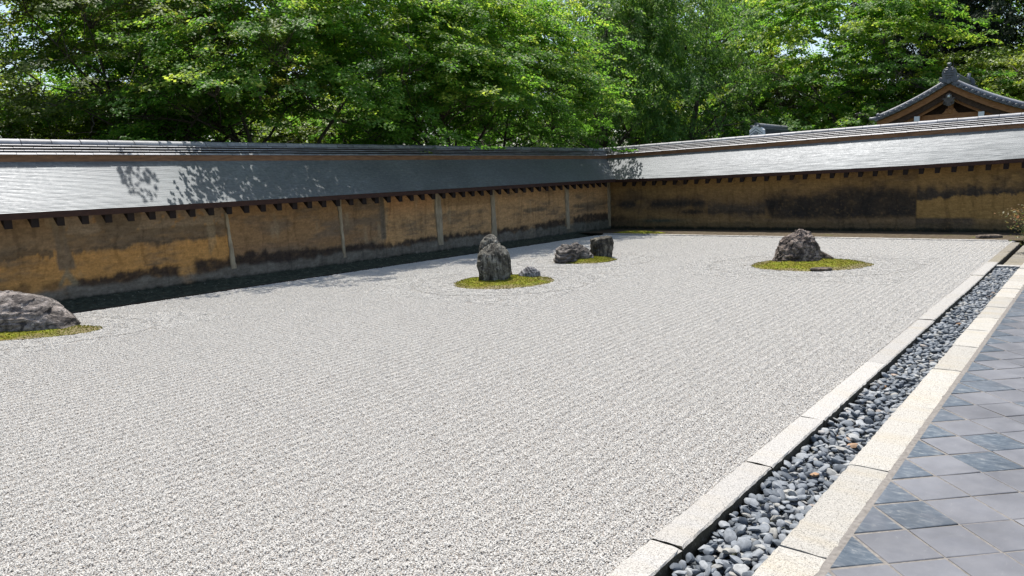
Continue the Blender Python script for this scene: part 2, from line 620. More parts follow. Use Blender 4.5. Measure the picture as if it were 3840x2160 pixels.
def stones_mesh(name, pts, size, tint, mat, rng, base=ICO1):
    v0, f0 = base
    # squashed octahedron-like grains for speed
    ov = np.array([(1, 0, 0), (-1, 0, 0), (0, 1, 0), (0, -1, 0), (0, 0, 1), (0, 0, -1)], float)
    of = np.array([(0, 2, 4), (2, 1, 4), (1, 3, 4), (3, 0, 4), (2, 0, 5), (1, 2, 5), (3, 1, 5), (0, 3, 5)])
    n = len(pts)
    q = rng.normal(size=(n, 4)); q /= np.linalg.norm(q, axis=1)[:, None]
    w, x, y, z = q.T
    rot = np.stack([1 - 2 * (y * y + z * z), 2 * (x * y - z * w), 2 * (x * z + y * w),
                    2 * (x * y + z * w), 1 - 2 * (x * x + z * z), 2 * (y * z - x * w),
                    2 * (x * z - y * w), 2 * (y * z + x * w), 1 - 2 * (x * x + y * y)], -1).reshape(n, 3, 3)
    sc = size[:, None] * rng.uniform(0.65, 1.25, (n, 3))
    V = ov[None] * sc[:, None, :] * rng.uniform(0.8, 1.2, (n, 6, 1))
    V = np.einsum('nij,nkj->nki', rot, V)
    V[:, :, 2] *= 0.8
    V += pts[:, None, :]
    Fc = (of[None] + (np.arange(n) * 6)[:, None, None]).reshape(-1, 3)
    return mesh_np(name, V.reshape(-1, 3), Fc, mat, attrs={'tint': np.repeat(tint, 6)})


def stone_tints(n, rng):
    return np.clip(rng.beta(2.6, 2.0, n), 0, 1)


hidden = bpy.data.collections.new('gravel_patches')       # not linked to the scene: only instanced
PATCH = 0.92     # 8 rake lines per patch
patches = []
for k in range(4):
    rng = np.random.default_rng(100 + k)
    n = 11500
    gx = rng.uniform(0, PATCH, n) - PATCH / 2; gy = rng.uniform(0, PATCH, n) - PATCH / 2
    h = 0.0036 * np.cos(gy * 2 * np.pi / RAKE)
    h += 0.003 * (rng.random(n) - 0.5)
    pts = np.stack([gx, gy, h - 0.016], -1)
    me = stones_mesh('gravel_patch', pts, rng.uniform(0.0038, 0.0078, n), stone_tints(n, rng), M['gravel'], rng)
    o = bpy.data.objects.new('gravel_patch', me)
    hidden.objects.link(o)
    patches.append(o)
grains = []
hid2 = bpy.data.collections.new('gravel_grains')
for k in range(10):
    rng = np.random.default_rng(200 + k)
    n = 22
    pts = np.stack([rng.normal(0, 0.028, n), rng.normal(0, 0.028, n), 0.006 * (rng.random(n) - 0.5)], -1)
    me = stones_mesh('gravel_grain', pts, rng.uniform(0.0052, 0.0102, n), stone_tints(n, rng), M['gravel'], rng)
    o = bpy.data.objects.new('gravel_grain', me)
    hid2.objects.link(o)
    grains.append(o)


def gn_instances(name, pts, col, rotz, seed, count):
    me = bpy.data.meshes.new(name)
    me.vertices.add(len(pts))
    me.vertices.foreach_set('co', np.asarray(pts, np.float32).ravel())
    me.update()
    a = me.attributes.new('rz', 'FLOAT', 'POINT'); a.data.foreach_set('value', np.asarray(rotz, np.float32))
    a = me.attributes.new('pick', 'INT', 'POINT'); a.data.foreach_set('value', np.random.default_rng(seed).integers(0, count, len(pts)).astype(np.int32))
    me.materials.append(M['gravel'])
    o = obj(name, me)
    ng = bpy.data.node_groups.new(name, 'GeometryNodeTree')
    ng.interface.new_socket('Geometry', in_out='INPUT', socket_type='NodeSocketGeometry')
    ng.interface.new_socket('Geometry', in_out='OUTPUT', socket_type='NodeSocketGeometry')
    gi = ng.nodes.new('NodeGroupInput'); go = ng.nodes.new('NodeGroupOutput')
    ci = ng.nodes.new('GeometryNodeCollectionInfo')
    ci.inputs['Collection'].default_value = col
    ci.inputs['Separate Children'].default_value = True
    ci.inputs['Reset Children'].default_value = True
    ip = ng.nodes.new('GeometryNodeInstanceOnPoints')
    ip.inputs['Pick Instance'].default_value = True
    na = ng.nodes.new('GeometryNodeInputNamedAttribute'); na.data_type = 'FLOAT'; na.inputs['Name'].default_value = 'rz'
    nb = ng.nodes.new('GeometryNodeInputNamedAttribute'); nb.data_type = 'INT'; nb.inputs['Name'].default_value = 'pick'
    cx = ng.nodes.new('ShaderNodeCombineXYZ')
    L = ng.links.new
    L(gi.outputs[0], ip.inputs['Points'])
    L(ci.outputs[0], ip.inputs['Instance'])
    L(na.outputs[0], cx.inputs[2])
    L(cx.outputs[0], ip.inputs['Rotation'])
    L(nb.outputs[0], ip.inputs['Instance Index'])
    L(ip.outputs[0], go.inputs[0])
    md = o.modifiers.new('stones', 'NODES')
    md.node_group = ng
    return o


ring = []
cells = []
ys = 1.90 + PATCH / 2 + PATCH * np.arange(14)
xs = -1.5 + PATCH * np.arange(27)
for X in xs:
    for Y in ys:
        if X + PATCH / 2 > 22.40 or Y + PATCH / 2 > 14.25 and Y - PATCH / 2 > 14.1:
            continue
        sx, sy = np.meshgrid(np.linspace(-.5, .5, 7) * PATCH + X, np.linspace(-.5, .5, 7) * PATCH + Y)
        if isl_d(sx, sy).min() < 0.90 or Y + PATCH / 2 > 14.2 or X + PATCH / 2 > 22.2:
            ring.append((X, Y))
        else:
            cells.append((X, Y))
cells = np.array(cells)
rz = np.where(np.random.default_rng(3).random(len(cells)) < 0.5, 0.0, math.pi)
o = gn_instances('gravel', np.c_[cells, np.zeros(len(cells))], hidden, rz, 5, 4)
o['kind'] = 'stuff'
o['label'] = 'white granite gravel raked in fine straight lines'
ring += [(22.28, y) for y in ys if y < 13.9]
rng = np.random.default_rng(31)
P = []
for (X, Y) in ring:
    n = 430
    P.append(np.stack([rng.uniform(-.5, .5, n) * PATCH + X, rng.uniform(-.5, .5, n) * PATCH + Y], -1))
P = np.concatenate(P)
dd = isl_d(P[:, 0], P[:, 1])
edge_y = 14.22 - 0.012 * (P[:, 0] - 4)
keep = (dd > 0.02) & (P[:, 1] < edge_y - 0.02) & (P[:, 0] < 22.38)
P, dd = P[keep], dd[keep]
inr = dd < 0.86
hh = np.where(inr, 0.0045 * np.cos(dd * 2 * np.pi / 0.16), 0.0036 * np.cos((P[:, 1] - 1.90) * 2 * np.pi / RAKE)) - 0.016
hh += np.where((dd > 0.82) & (dd < 0.90), -0.014, 0)
o = gn_instances('ring_gravel', np.c_[P, hh], hid2, rng.uniform(0, 6.28, len(P)), 8, 10)
o['kind'] = 'stuff'
o['label'] = 'white gravel raked in rings around the mossy rock islands'

# ------------------------------------------------------------------ kerbs, pebble drain, tiled terrace
def kerb_stone(L, W, H, seed, rag=0.006, mat=None, bev=0.010, dark_faces=False):
    """long stone with uneven arrises; origin at the start of its top centre line"""
    rng = np.random.default_rng(seed)
    nu = max(4, int(L / 0.05))
    prof = [(-W / 2, -H), (-W / 2, -bev), (-W / 2 + bev, 0), (-W / 4, 0.001), (0, 0.002), (W / 4, 0.001), (W / 2 - bev, 0), (W / 2, -bev), (W / 2, -H)]
    v = []
    for i in range(nu + 1):
        x = L * i / nu
        ex = bev if i in (0, nu) else 0
        for j, (y, z) in enumerate(prof):
            jy = (rng.uniform(-rag, rag) if rng.random() < 0.5 else 0) if j in (0, 1, 2) else (rng.uniform(-.005, .005) if j in (6, 7, 8) else 0)
            jz = rng.uniform(-0.0025, 0.0025)
            xx = x + (rng.uniform(-0.006, 0.006) if ex else 0)
            v.append((xx, y + jy, z + jz - (0.004 if ex and 0 < j < 8 else 0)))
    k = len(prof)
    f = []
    for i in range(nu):
        for j in range(k - 1):
            f.append((i * k + j, (i + 1) * k + j, (i + 1) * k + j + 1, i * k + j + 1))
    f.append(list(range(k))); f.append([nu * k + j for j in range(k - 1, -1, -1)])
    me = mesh_np('kerb_stone', v, f, mat)
    if dark_faces:
        me.materials.append(M['granite_dark'])  # darker, browner granite on the pebble-side face and both ends
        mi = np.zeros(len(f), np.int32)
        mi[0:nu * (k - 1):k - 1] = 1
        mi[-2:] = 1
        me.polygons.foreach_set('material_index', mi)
    return me


kerb_in = struct(thing('inner_kerb', 'x', 'x'))
kerb_out = struct(thing('outer_kerb', 'x', 'x'))
kerb_w = struct(thing('west_kerb', 'x', 'x'))
for q in (kerb_in, kerb_out, kerb_w):
    del q['label']; del q['category']
k1 = [0.2, 1.9, 3.47, 4.83, 6.0, 8.11, 10.73, 13.1, 15.4, 17.55, 19.7, 22.0]
for i in range(len(k1) - 1):
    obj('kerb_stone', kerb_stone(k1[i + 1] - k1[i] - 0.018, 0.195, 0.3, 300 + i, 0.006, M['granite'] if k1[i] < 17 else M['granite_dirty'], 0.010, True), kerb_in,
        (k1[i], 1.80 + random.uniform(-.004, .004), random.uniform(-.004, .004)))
k2 = [0.2, 1.5, 2.55, 3.78, 5.16, 6.75, 8.15, 9.31, 10.28, 11.17, 12.06, 12.95, 13.9, 14.8, 15.7, 16.7, 17.6, 18.6, 19.7]
for i in range(len(k2) - 1):
    obj('kerb_stone', kerb_stone(k2[i + 1] - k2[i] - 0.018, 0.262, 0.3, 330 + i, 0.014, M['granite_warm']), kerb_out,
        (k2[i], 1.166 + random.uniform(-.006, .006), random.uniform(-.006, .006)))
yw = 2.0
i = 0
while yw < 14.0:
    L = random.uniform(1.5, 2.4)
    L = min(L, 14.1 - yw)
    xk = 22.30 + 0.02 * (yw - 2)
    obj('kerb_stone', kerb_stone(L - 0.012, 0.16, 0.3, 360 + i, 0.008, M['granite']), kerb_w, (xk + 0.08, yw, 0.012), (0, 0, math.pi / 2 - 0.02))
    yw += L; i += 1

# drain trough
struct(obj('drain_trough', MB().box(0.2, 17.1, 1.29, 1.715, -0.4, -0.13).mesh('drain_trough', M['ditch'])))
bed = struct(thing('pebble_bed', 'x', 'x', (0, 0, 0)))
del bed['label']; del bed['category']
peb_meshes = []
for k in range(9):
    rng = np.random.default_rng(400 + k)
    v, f = ICO2
    v = v.copy()
    n = fbm(v[:, 0] * 1.3 + 10 * k, v[:, 1] * 1.3, v[:, 2] * 1.3 + 3, 2)
    v = v * (0.72 + 0.56 * n)[:, None]
    for _ in range(5):                      # broken flat faces
        nn = rng.normal(size=3); nn /= np.linalg.norm(nn)
        d = v @ nn; lim = rng.uniform(0.55, 0.8)
        v = v - np.outer(np.maximum(d - lim, 0), nn)
    v *= np.array([1.0, rng.uniform(0.55, 0.8), rng.uniform(0.30, 0.48)])
    peb_meshes.append((v, f, mesh_np('pebble', v, f, M['pebble'], smooth=True)))
for _, _, me in peb_meshes:
    try:
        me.set_sharp_from_angle(angle=R(38))
    except Exception:
        pass
rng = np.random.default_rng(55)
pebs = []
x = 0.4
while x < 16.95:
    for layer in range(3):
        y = 1.325
        while y < 1.69:
            s = rng.uniform(0.025, 0.050) * (1.0 if x > 6 else 1.05)
            pebs.append((x + rng.uniform(-.03, .03), min(1.672, max(1.328, y + rng.uniform(-.02, .02))), -0.118 + 0.030 * layer + rng.uniform(-.012, .012), s))
            y += rng.uniform(0.048, 0.085)
    x += 0.062
pebs = np.array(pebs)


def proj(p):
    d = np.asarray(p, float) - np.array(CAM_LOC)
    z = d @ np.array(F)
    return (d @ np.array(RT)) / z * 739.3 + 512, 288 - (d @ np.array(UP)) / z * 739.3, z


px, py, pz = proj(pebs[:, :3])
inf = (px > -5) & (px < 1029) & (py < 585) & (pz > 0.5)
score = np.where(inf & (pebs[:, 2] > -0.078), pebs[:, 3] / pz, 0)
order = np.argsort(-score)
near = set(order[:300].tolist())
jv, jf, jt = [], [], []
nv = 0
for i, (X, Y, Z, s) in enumerate(pebs):
    v, f, me = peb_meshes[rng.integers(0, len(peb_meshes))]
    e = (rng.normal(0, 0.42), rng.normal(0, 0.42), rng.uniform(0, 6.28))
    if i in near:
        obj('pebble', me, bed, (X, Y, Z), e, s)
    else:
        if X > 9:
            v1 = ICO1[0] * np.array([1, 0.68, 0.45]); f = ICO1[1]
        else:
            v1 = v
        rm = np.array(Matrix.Rotation(e[2], 3, 'Z') @ Matrix.Rotation(e[1], 3, 'Y') @ Matrix.Rotation(e[0], 3, 'X'))
        vv = (v1 * s) @ rm.T + (X, Y, Z)
        jv.append(vv); jf.append(f + nv); jt.append(np.full(len(vv), rng.random())); nv += len(vv)
o = obj('pebbles_beyond', mesh_np('pebbles_beyond', np.concatenate(jv), np.concatenate(jf), M['pebble_far'], smooth=True, attrs={'tint': np.concatenate(jt)}), bed)
o['kind'] = 'stuff'

# far end of the drain: cross stone, worn slab path with moss
far_path = struct(thing('slab_path', 'x', 'x'))
del far_path['label']; del far_path['category']
obj('kerb_stone', kerb_stone(0.40, 0.16, 0.2, 380, 0.006, M['granite']), far_path, (17.20, 1.305, -0.02), (0, 0, math.pi / 2))
xx = 17.3
for i, L in enumerate((0.9, 1.0, 0.8, 1.05, 0.9)):
    obj('slab', kerb_stone(L - 0.02, 0.33, 0.15, 385 + i, 0.015, M['granite_dirty']), far_path, (xx, 1.475, -0.06))
    xx += L
# terrace and tiles
terr = struct(obj('terrace', MB().box(-2, 22, -6, 1.043, -0.4, 0.0015).mesh('terrace', M['mortar'])))
HD = 0.2225
tile_full = None


def tile_mesh(poly):
    n = len(poly)
    c = np.mean(np.array(poly), 0)
    ins = [tuple(np.array(p) + (c - np.array(p)) / max(1e-6, np.linalg.norm(c - np.array(p))) * 0.006) for p in poly]
    v = [(p[0], p[1], -0.012) for p in poly] + [(p[0], p[1], 0.004) for p in poly] + [(p[0], p[1], 0.007) for p in ins]
    f = [[2 * n + i for i in range(n)]]
    for i in range(n):
        j = (i + 1) % n
        f.append([i, j, n + j, n + i]); f.append([n + i, n + j, 2 * n + j, 2 * n + i])
    return MB().add(v, f).mesh('floor_tile', M['tile'])


gq = HD - 0.0085
tile_full = tile_mesh([(gq, 0), (0, gq), (-gq, 0), (0, -gq)])
tile_half = tile_mesh([(gq - 0.012, -0.012), (-gq + 0.012, -0.012), (0, -gq)])
rng = np.random.default_rng(77)
for r in range(0, 11):
    yc = 1.0 - HD * r
    for k in range(-8, 40):
        xc = 4.10 + (HD if r % 2 == 0 else 0) + 2 * HD * k
        if xc > 14.8 or xc < 2.0:
            continue
        a_, b_, c_ = proj((xc, yc, 0))
        if c_ < 0.5 or a_ < -40 or a_ > 1110 or b_ > 690:
            continue
        o = obj('floor_tile', tile_half if r == 0 else tile_full, terr, (xc, yc + (0.012 if r == 0 else 0), rng.uniform(-.0015, .0015)),
                (rng.normal(0, .007), rng.normal(0, .007), rng.normal(0, .006)))
        w = rng.uniform(0.75, 1.0) if r == 0 else (rng.uniform(0.5, 0.95) if rng.random() < (0.0 if xc < 6.5 else 0.22) else rng.uniform(0, 0.06))
        if r == 1 and abs(xc - 4.545) < 0.1:
            w = 0.8
        if r == 2 and (abs(xc - 5.66) < 0.12 or abs(xc - 6.11) < 0.12):
            w = 0.95
        o.color = (w, w, w, 1)

# ------------------------------------------------------------------ strips at the wall feet
def strip(name, mat, pf, nu, nv):
    V = np.array([pf(i / (nu - 1), j / (nv - 1)) for i in range(nu) for j in range(nv)])
    return struct(obj(name, mesh_np(name, V, grid_faces(nu, nv), mat, smooth=True)))


def ditch_pf(u, v):
    x = -2 + 27.3 * u
    y0 = 14.215 - 0.012 * (x - 4)
    y = y0 + (15.36 - y0) * v
    zt = 0.13 - 0.006 * (x - 5)
    z = -0.16 + (zt + 0.16) * (v ** 1.5) if v > 0.1 else -0.16 + 0.10 * (1 - v / 0.1)
    z += 0.05 * (float(fbm(x * 2.2, y * 2.5, None, 3)) - 0.5)
    return (x, y, z)


strip('ditch_bank', M['ditch'], ditch_pf, 220, 12)
obj('edging_board', MB().box(-2, 22.4, 0, 0.022, -0.2, 0.006).mesh('edging_board', M['rafter']), None, (0, 14.262, 0), (0, 0, -0.012))
struct(bpy.data.objects['edging_board'])


def wstrip_pf(u, v):
    y = -1.5 + 17 * u
    x = 22.43 + 0.02 * (y - 2) + 2.8 * v
    z = 0.005 + 0.02 * (float(fbm(x * 3, y * 3, None, 3)) - 0.5) - 0.02 * v
    return (x, y, z)


strip('earth_strip', M['earth'], wstrip_pf, 150, 20)

# ------------------------------------------------------------------ garden walls
OCH = np.array((0.41, 0.228, 0.082)); TAN = np.array((0.40, 0.255, 0.130)); GREY = np.array((0.145, 0.113, 0.080))
DARK = np.array((0.034, 0.028, 0.026)); PLAS = np.array((0.165, 0.155, 0.135)); GRN = np.array((0.020, 0.024, 0.019))
OLV = np.array((0.205, 0.146, 0.075)); PALE = np.array((0.30, 0.25, 0.165)); BLK = np.array((0.026, 0.027, 0.029))


def lerp(c, col, w):
    return c * (1 - w[..., None]) + col * w[..., None]


def paint_south(x, z):
    n = fbm(x * 1.1, z * 4.5, None, 5, 0.6); n2 = fbm(x * 5, z * 22, None, 4, 0.6); nn = fbm(x * 9 + 30, z * 9, None, 4, 0.6)
    jag = (fbm(x * 7, z * 3 + 50, None, 5, 0.65) - 0.5)
    c = np.ones(x.shape + (3,)) * OCH
    c = lerp(c, TAN, sstep(11.5, 14.5, x))
    # streaky layered grey-brown staining
    c = lerp(c, GREY, sstep(0.46, 0.72, n * 0.65 + n2 * 0.35) * 0.75)
    # left panel: olive grey top
    c = lerp(c, GREY * 1.1, sstep(1.0, 1.12, z + jag * 0.25) * (x < 5.45) * 0.8)
    c = lerp(c, GREY * 0.75, (np.abs(z - 1.02 + jag * 0.3) < 0.07) * (x < 5.3) * 0.8)
    # second panel: grey over the ochre, ragged lower edge
    e = 0.98 + 0.02 * (x - 5.7) + jag * 0.26
    p2 = (x > 5.5) & (x < 8.83)
    c = lerp(c, GREY * 0.95, sstep(-0.05, 0.05, z - e) * p2 * (0.6 + 0.6 * n2).clip(0, 0.92))
    c = lerp(c, GREY * 0.62, np.exp(-((z - e - 0.035) / 0.05) ** 2) * p2 * 0.8 * sstep(0.35, 0.6, n2 + 0.1))
    c = lerp(c, GREY * 1.55 + 0.02, sstep(1.30, 1.36, z + jag * 0.1) * p2 * 0.75)
    c = lerp(c, OCH * 0.8, sstep(0.62, 0.78, nn) * sstep(1.25, 1.35, z) * p2 * 0.7)
    # bowl-shaped patch near the top
    bowl = (((x - 6.55) / 0.45) ** 2 + ((z - 1.62) / 0.38) ** 2)
    c = lerp(c, GREY * 0.95, sstep(1.05, 0.95, bowl) * 0.8)
    # third/fourth panel grey-brown
    p3 = sstep(8.85, 8.95, x) * sstep(13.5, 13.35, x)
    c = lerp(c, np.array((0.155, 0.118, 0.085)), p3 * (0.62 + 0.3 * sstep(0.4, 0.6, n)))
    c = lerp(c, np.array((0.24, 0.15, 0.075)), p3 * sstep(0.55, 0.72, n2) * 0.6)
    c = lerp(c, np.array((0.22, 0.14, 0.08)), p3 * np.exp(-((z - 0.72 - jag * 0.1) / 0.07) ** 2) * 0.7)
    # far panels: smoky bands
    p4 = sstep(18.0, 18.2, x)
    c = lerp(c, GREY * 0.85, p4 * sstep(0.5, 0.62, fbm(x * 0.9, z * 5 + 3, None, 4)) * np.exp(-((z - 0.92) / 0.22) ** 2) * 0.9)
    c = lerp(c, TAN * 0.62, ((x > 15.6) & (x < 17.9)) * sstep(1.30, 1.33, z) * 0.75)
    c = lerp(c, np.array((0.36, 0.19, 0.09)), ((x > 13.6) & (x < 15.3)) * sstep(1.0, 1.5, z) * 0.55)
    # dark ragged band above the foot
    top = 0.50 + 0.05 * np.sin(x * 0.9) + jag * 0.30 + np.where((x > 9) & (x < 13), 0.05, 0) - 0.07 * ((x > 13.4) & (x < 18)) + 0.08 * sstep(19, 25, x)
    bot = 0.335 + (fbm(x * 4, z * 0 + 9, None, 4) - 0.5) * 0.20
    on = np.where(x < 5.45, 0.55, 1.0) * sstep(0.24, 0.36, fbm(x * 1.4 + 8, z * 0 + 2, None, 3) + 0.05)
    c = lerp(c, DARK, sstep(0.07, -0.04, z - top + 0.05 * (nn - 0.5)) * on * (0.55 + 0.8 * nn).clip(0, 0.93))
    c = lerp(c, PLAS * (0.6 + 0.7 * nn[..., None]), sstep(0.04, -0.06, z - bot) * (0.45 + 0.9 * n2).clip(0, 0.9))
    gt = 0.125 - 0.005 * (x - 5) + jag * 0.12
    c = lerp(c, GRN, sstep(0.04, -0.03, z - gt) * 0.97)
    c = lerp(c, np.array((0.06, 0.075, 0.06)), sstep(18, 23, x) * sstep(0.5, 0.25, z) * 0.4)
    # grey repair patch beside the first panel joint, with a pale triangle below
    xc = 5.42 + (1.6 - z) * 0.10
    w = 0.10 + 0.05 * sstep(1.2, 0.8, z)
    c = lerp(c, GREY * 1.05, sstep(0.02, -0.02, np.abs(x - xc) - w) * sstep(0.62, 0.72, z) * 0.92)
    tri = sstep(0.03, -0.03, np.abs(x - 5.5) - (0.72 - z) * 0.55) * sstep(0.34, 0.40, z) * sstep(0.80, 0.74, z)
    c = lerp(c, np.array((0.21, 0.175, 0.115)), tri * 0.85)
    tri2 = sstep(0.03, -0.03, np.abs(x - 5.47) - (0.55 - z) * 0.5) * sstep(0.36, 0.40, z) * sstep(0.6, 0.52, z)
    c = lerp(c, OCH, tri2 * 0.8)
    # vertical hairline joints and pale runs
    for xj in (13.28, 14.6, 16.85, 19.9, 21.0, 7.4, 10.4):
        c = lerp(c, c * 0.55, np.exp(-((x - xj - 0.02 * jag) / 0.012) ** 2) * 0.5)
    c = lerp(c, PALE, sstep(0.66, 0.74, fbm(x * 3.2 + 5, z * 0.9, None, 4)) * 0.35 * sstep(0.45, 0.6, z))
    dp = sstep(0.10, 0.07, np.abs(x - 13.40 - 0.02 * jag))
    c = lerp(c, np.array((0.12, 0.105, 0.085)), dp * sstep(0.55, 0.6, z) * 0.85)
    drip = fbm(x * 13 + 4 * fbm(x * 2, z * 2, None, 2), z * 1.1, None, 4, 0.55)
    c = lerp(c, c * 0.55, sstep(0.55, 0.75, drip) * 0.6)
    return np.array((1.22, 1.15, 1.04)) * c * (0.72 + 0.56 * fbm(x * 14, z * 30, None, 3)[..., None])


def paint_west(y, z):
    n = fbm(y * 1.2 + 40, z * 3.0, None, 5, 0.6); nn = fbm(y * 8 + 30, z * 8, None, 4, 0.6)
    jag = fbm(y * 5 + 70, z * 4, None, 5, 0.65) - 0.5
    c = np.ones(y.shape + (3,)) * OLV
    c = lerp(c, np.array((0.27, 0.195, 0.09)), sstep(1.15, 1.5, z + jag * 0.6) * 0.6)
    c = lerp(c, GREY * 0.75, sstep(0.5, 0.72, n) * 0.7)
    # left part: dark smudges
    p1 = sstep(11.2, 11.5, y)
    blob = np.exp(-((z - 0.92) / 0.22) ** 2) * sstep(0.42, 0.60, fbm(y * 1.5 + 3, z * 2.2, None, 4))
    c = lerp(c, BLK * 1.3, p1 * blob * 0.95)
    bl2 = np.exp(-((z - 0.62) / 0.10) ** 2 - ((y - 11.9) / 0.55) ** 2)
    c = lerp(c, BLK, np.clip(bl2 * 1.3, 0, 1) * sstep(0.3, 0.5, nn + .1) * 0.9)
    c = lerp(c, np.array((0.05, 0.07, 0.06)), np.exp(-((z - 0.30 + 0.02 * (y - 13)) / 0.07) ** 2 - ((y - 13.2) / 1.1) ** 2) * 0.9)
    c = lerp(c, DARK, sstep(13.4, 15.3, y) * sstep(0.55, 0.35, z + jag * .2) * 0.8)
    # second panel: dark lower half above an olive foot
    p2 = sstep(11.3, 11.25, y) * sstep(9.15, 9.25, y)
    c = lerp(c, BLK * 1.8, p2 * np.exp(-((z - 0.75 + jag * 0.3) / 0.22) ** 2) * 0.8)
    c = lerp(c, BLK * 1.2, p2 * np.exp(-((z - 0.60 + jag * 0.2) / 0.07) ** 2) * 0.7)
    # big black field with slanted left edge and sharp right edge
    le = 9.25 - (0.85 - np.clip(z, 0, 0.85)) * 0.50 + jag * 0.08
    field = sstep(0.16, -0.16, y - le) * sstep(4.58, 4.62, y)
    up = 1.24 + jag * 0.55 + 0.1 * np.sin(y * 1.3)
    low = 0.36 + 0.12 * jag + 0.05 * sstep(7, 4.6, y)
    c = lerp(c, BLK, field * sstep(0.30, -0.25, z - up) * sstep(-0.10, 0.12, z - low) * (0.72 + 0.35 * fbm(y * 2.5, z * 3.5 + 30, None, 4)).clip(0, 0.96))
    c = lerp(c, GREY * 0.9, field * sstep(0.02, -0.02, z - low) * 0.35)
    # right part
    p3 = sstep(4.62, 4.58, y)
    e = 0.97 + 0.05 * (4 - y) + jag * 0.30
    c = lerp(c, np.array((0.30, 0.205, 0.080)), p3 * sstep(0.02, -0.02, z - e) * 0.85)
    c = lerp(c, BLK * 1.4, p3 * sstep(-0.02, 0.03, z - e) * sstep(1.45, 1.15, z + jag * 0.5) * 0.9)
    c = lerp(c, BLK * 1.5, p3 * sstep(3.0, 3.25, y + jag * .3) * sstep(0.42, 0.38, z) * 0.85)
    c = lerp(c, GREY * 0.8, p3 * sstep(0.40, 0.34, z) * 0.5)
    # foot
    c = lerp(c, np.array((0.10, 0.085, 0.055)), sstep(0.30, 0.18, z + jag * 0.15) * 0.6)
    c = lerp(c, GRN, sstep(0.12, 0.05, z + jag * 0.12) * 0.95)
    for yj in (11.3, 4.6, 14.1, 9.7, 6.8, 2.4):
        c = lerp(c, c * 0.6, np.exp(-((y - yj - 0.01 * jag) / 0.014) ** 2) * 0.6)
    drip = fbm(y * 11 + 4 * fbm(y * 2, z * 2, None, 2), z * 1.0 + 20, None, 4, 0.55)
    c = lerp(c, c * 0.6, sstep(0.52, 0.75, drip) * 0.6)
    c = lerp(c, OLV * 1.1, sstep(0.58, 0.8, fbm(y * 16, z * 16 + 7, None, 4, 0.6)) * 0.35)
    return np.array((1.14, 1.0, 0.86)) * c * (0.72 + 0.56 * fbm(y * 14, z * 30, None, 3)[..., None])


def eS(x):       # south eave height along x
    return 1.785 + 0.0068 * np.maximum(np.asarray(x, float) - 7, 0)


def eW(y):       # west eave height along y
    y = np.asarray(y, float)
    return 1.885 + 0.0105 * np.maximum(12 - y, 0) + 0.0022 * np.maximum(7 - y, 0) ** 2


def rS(x):
    return np.full(np.shape(x), 3.145) + 0.0 * np.asarray(x, float)


def rW(y):
    return 3.155 + 0.0125 * (16.0 - np.asarray(y, float))


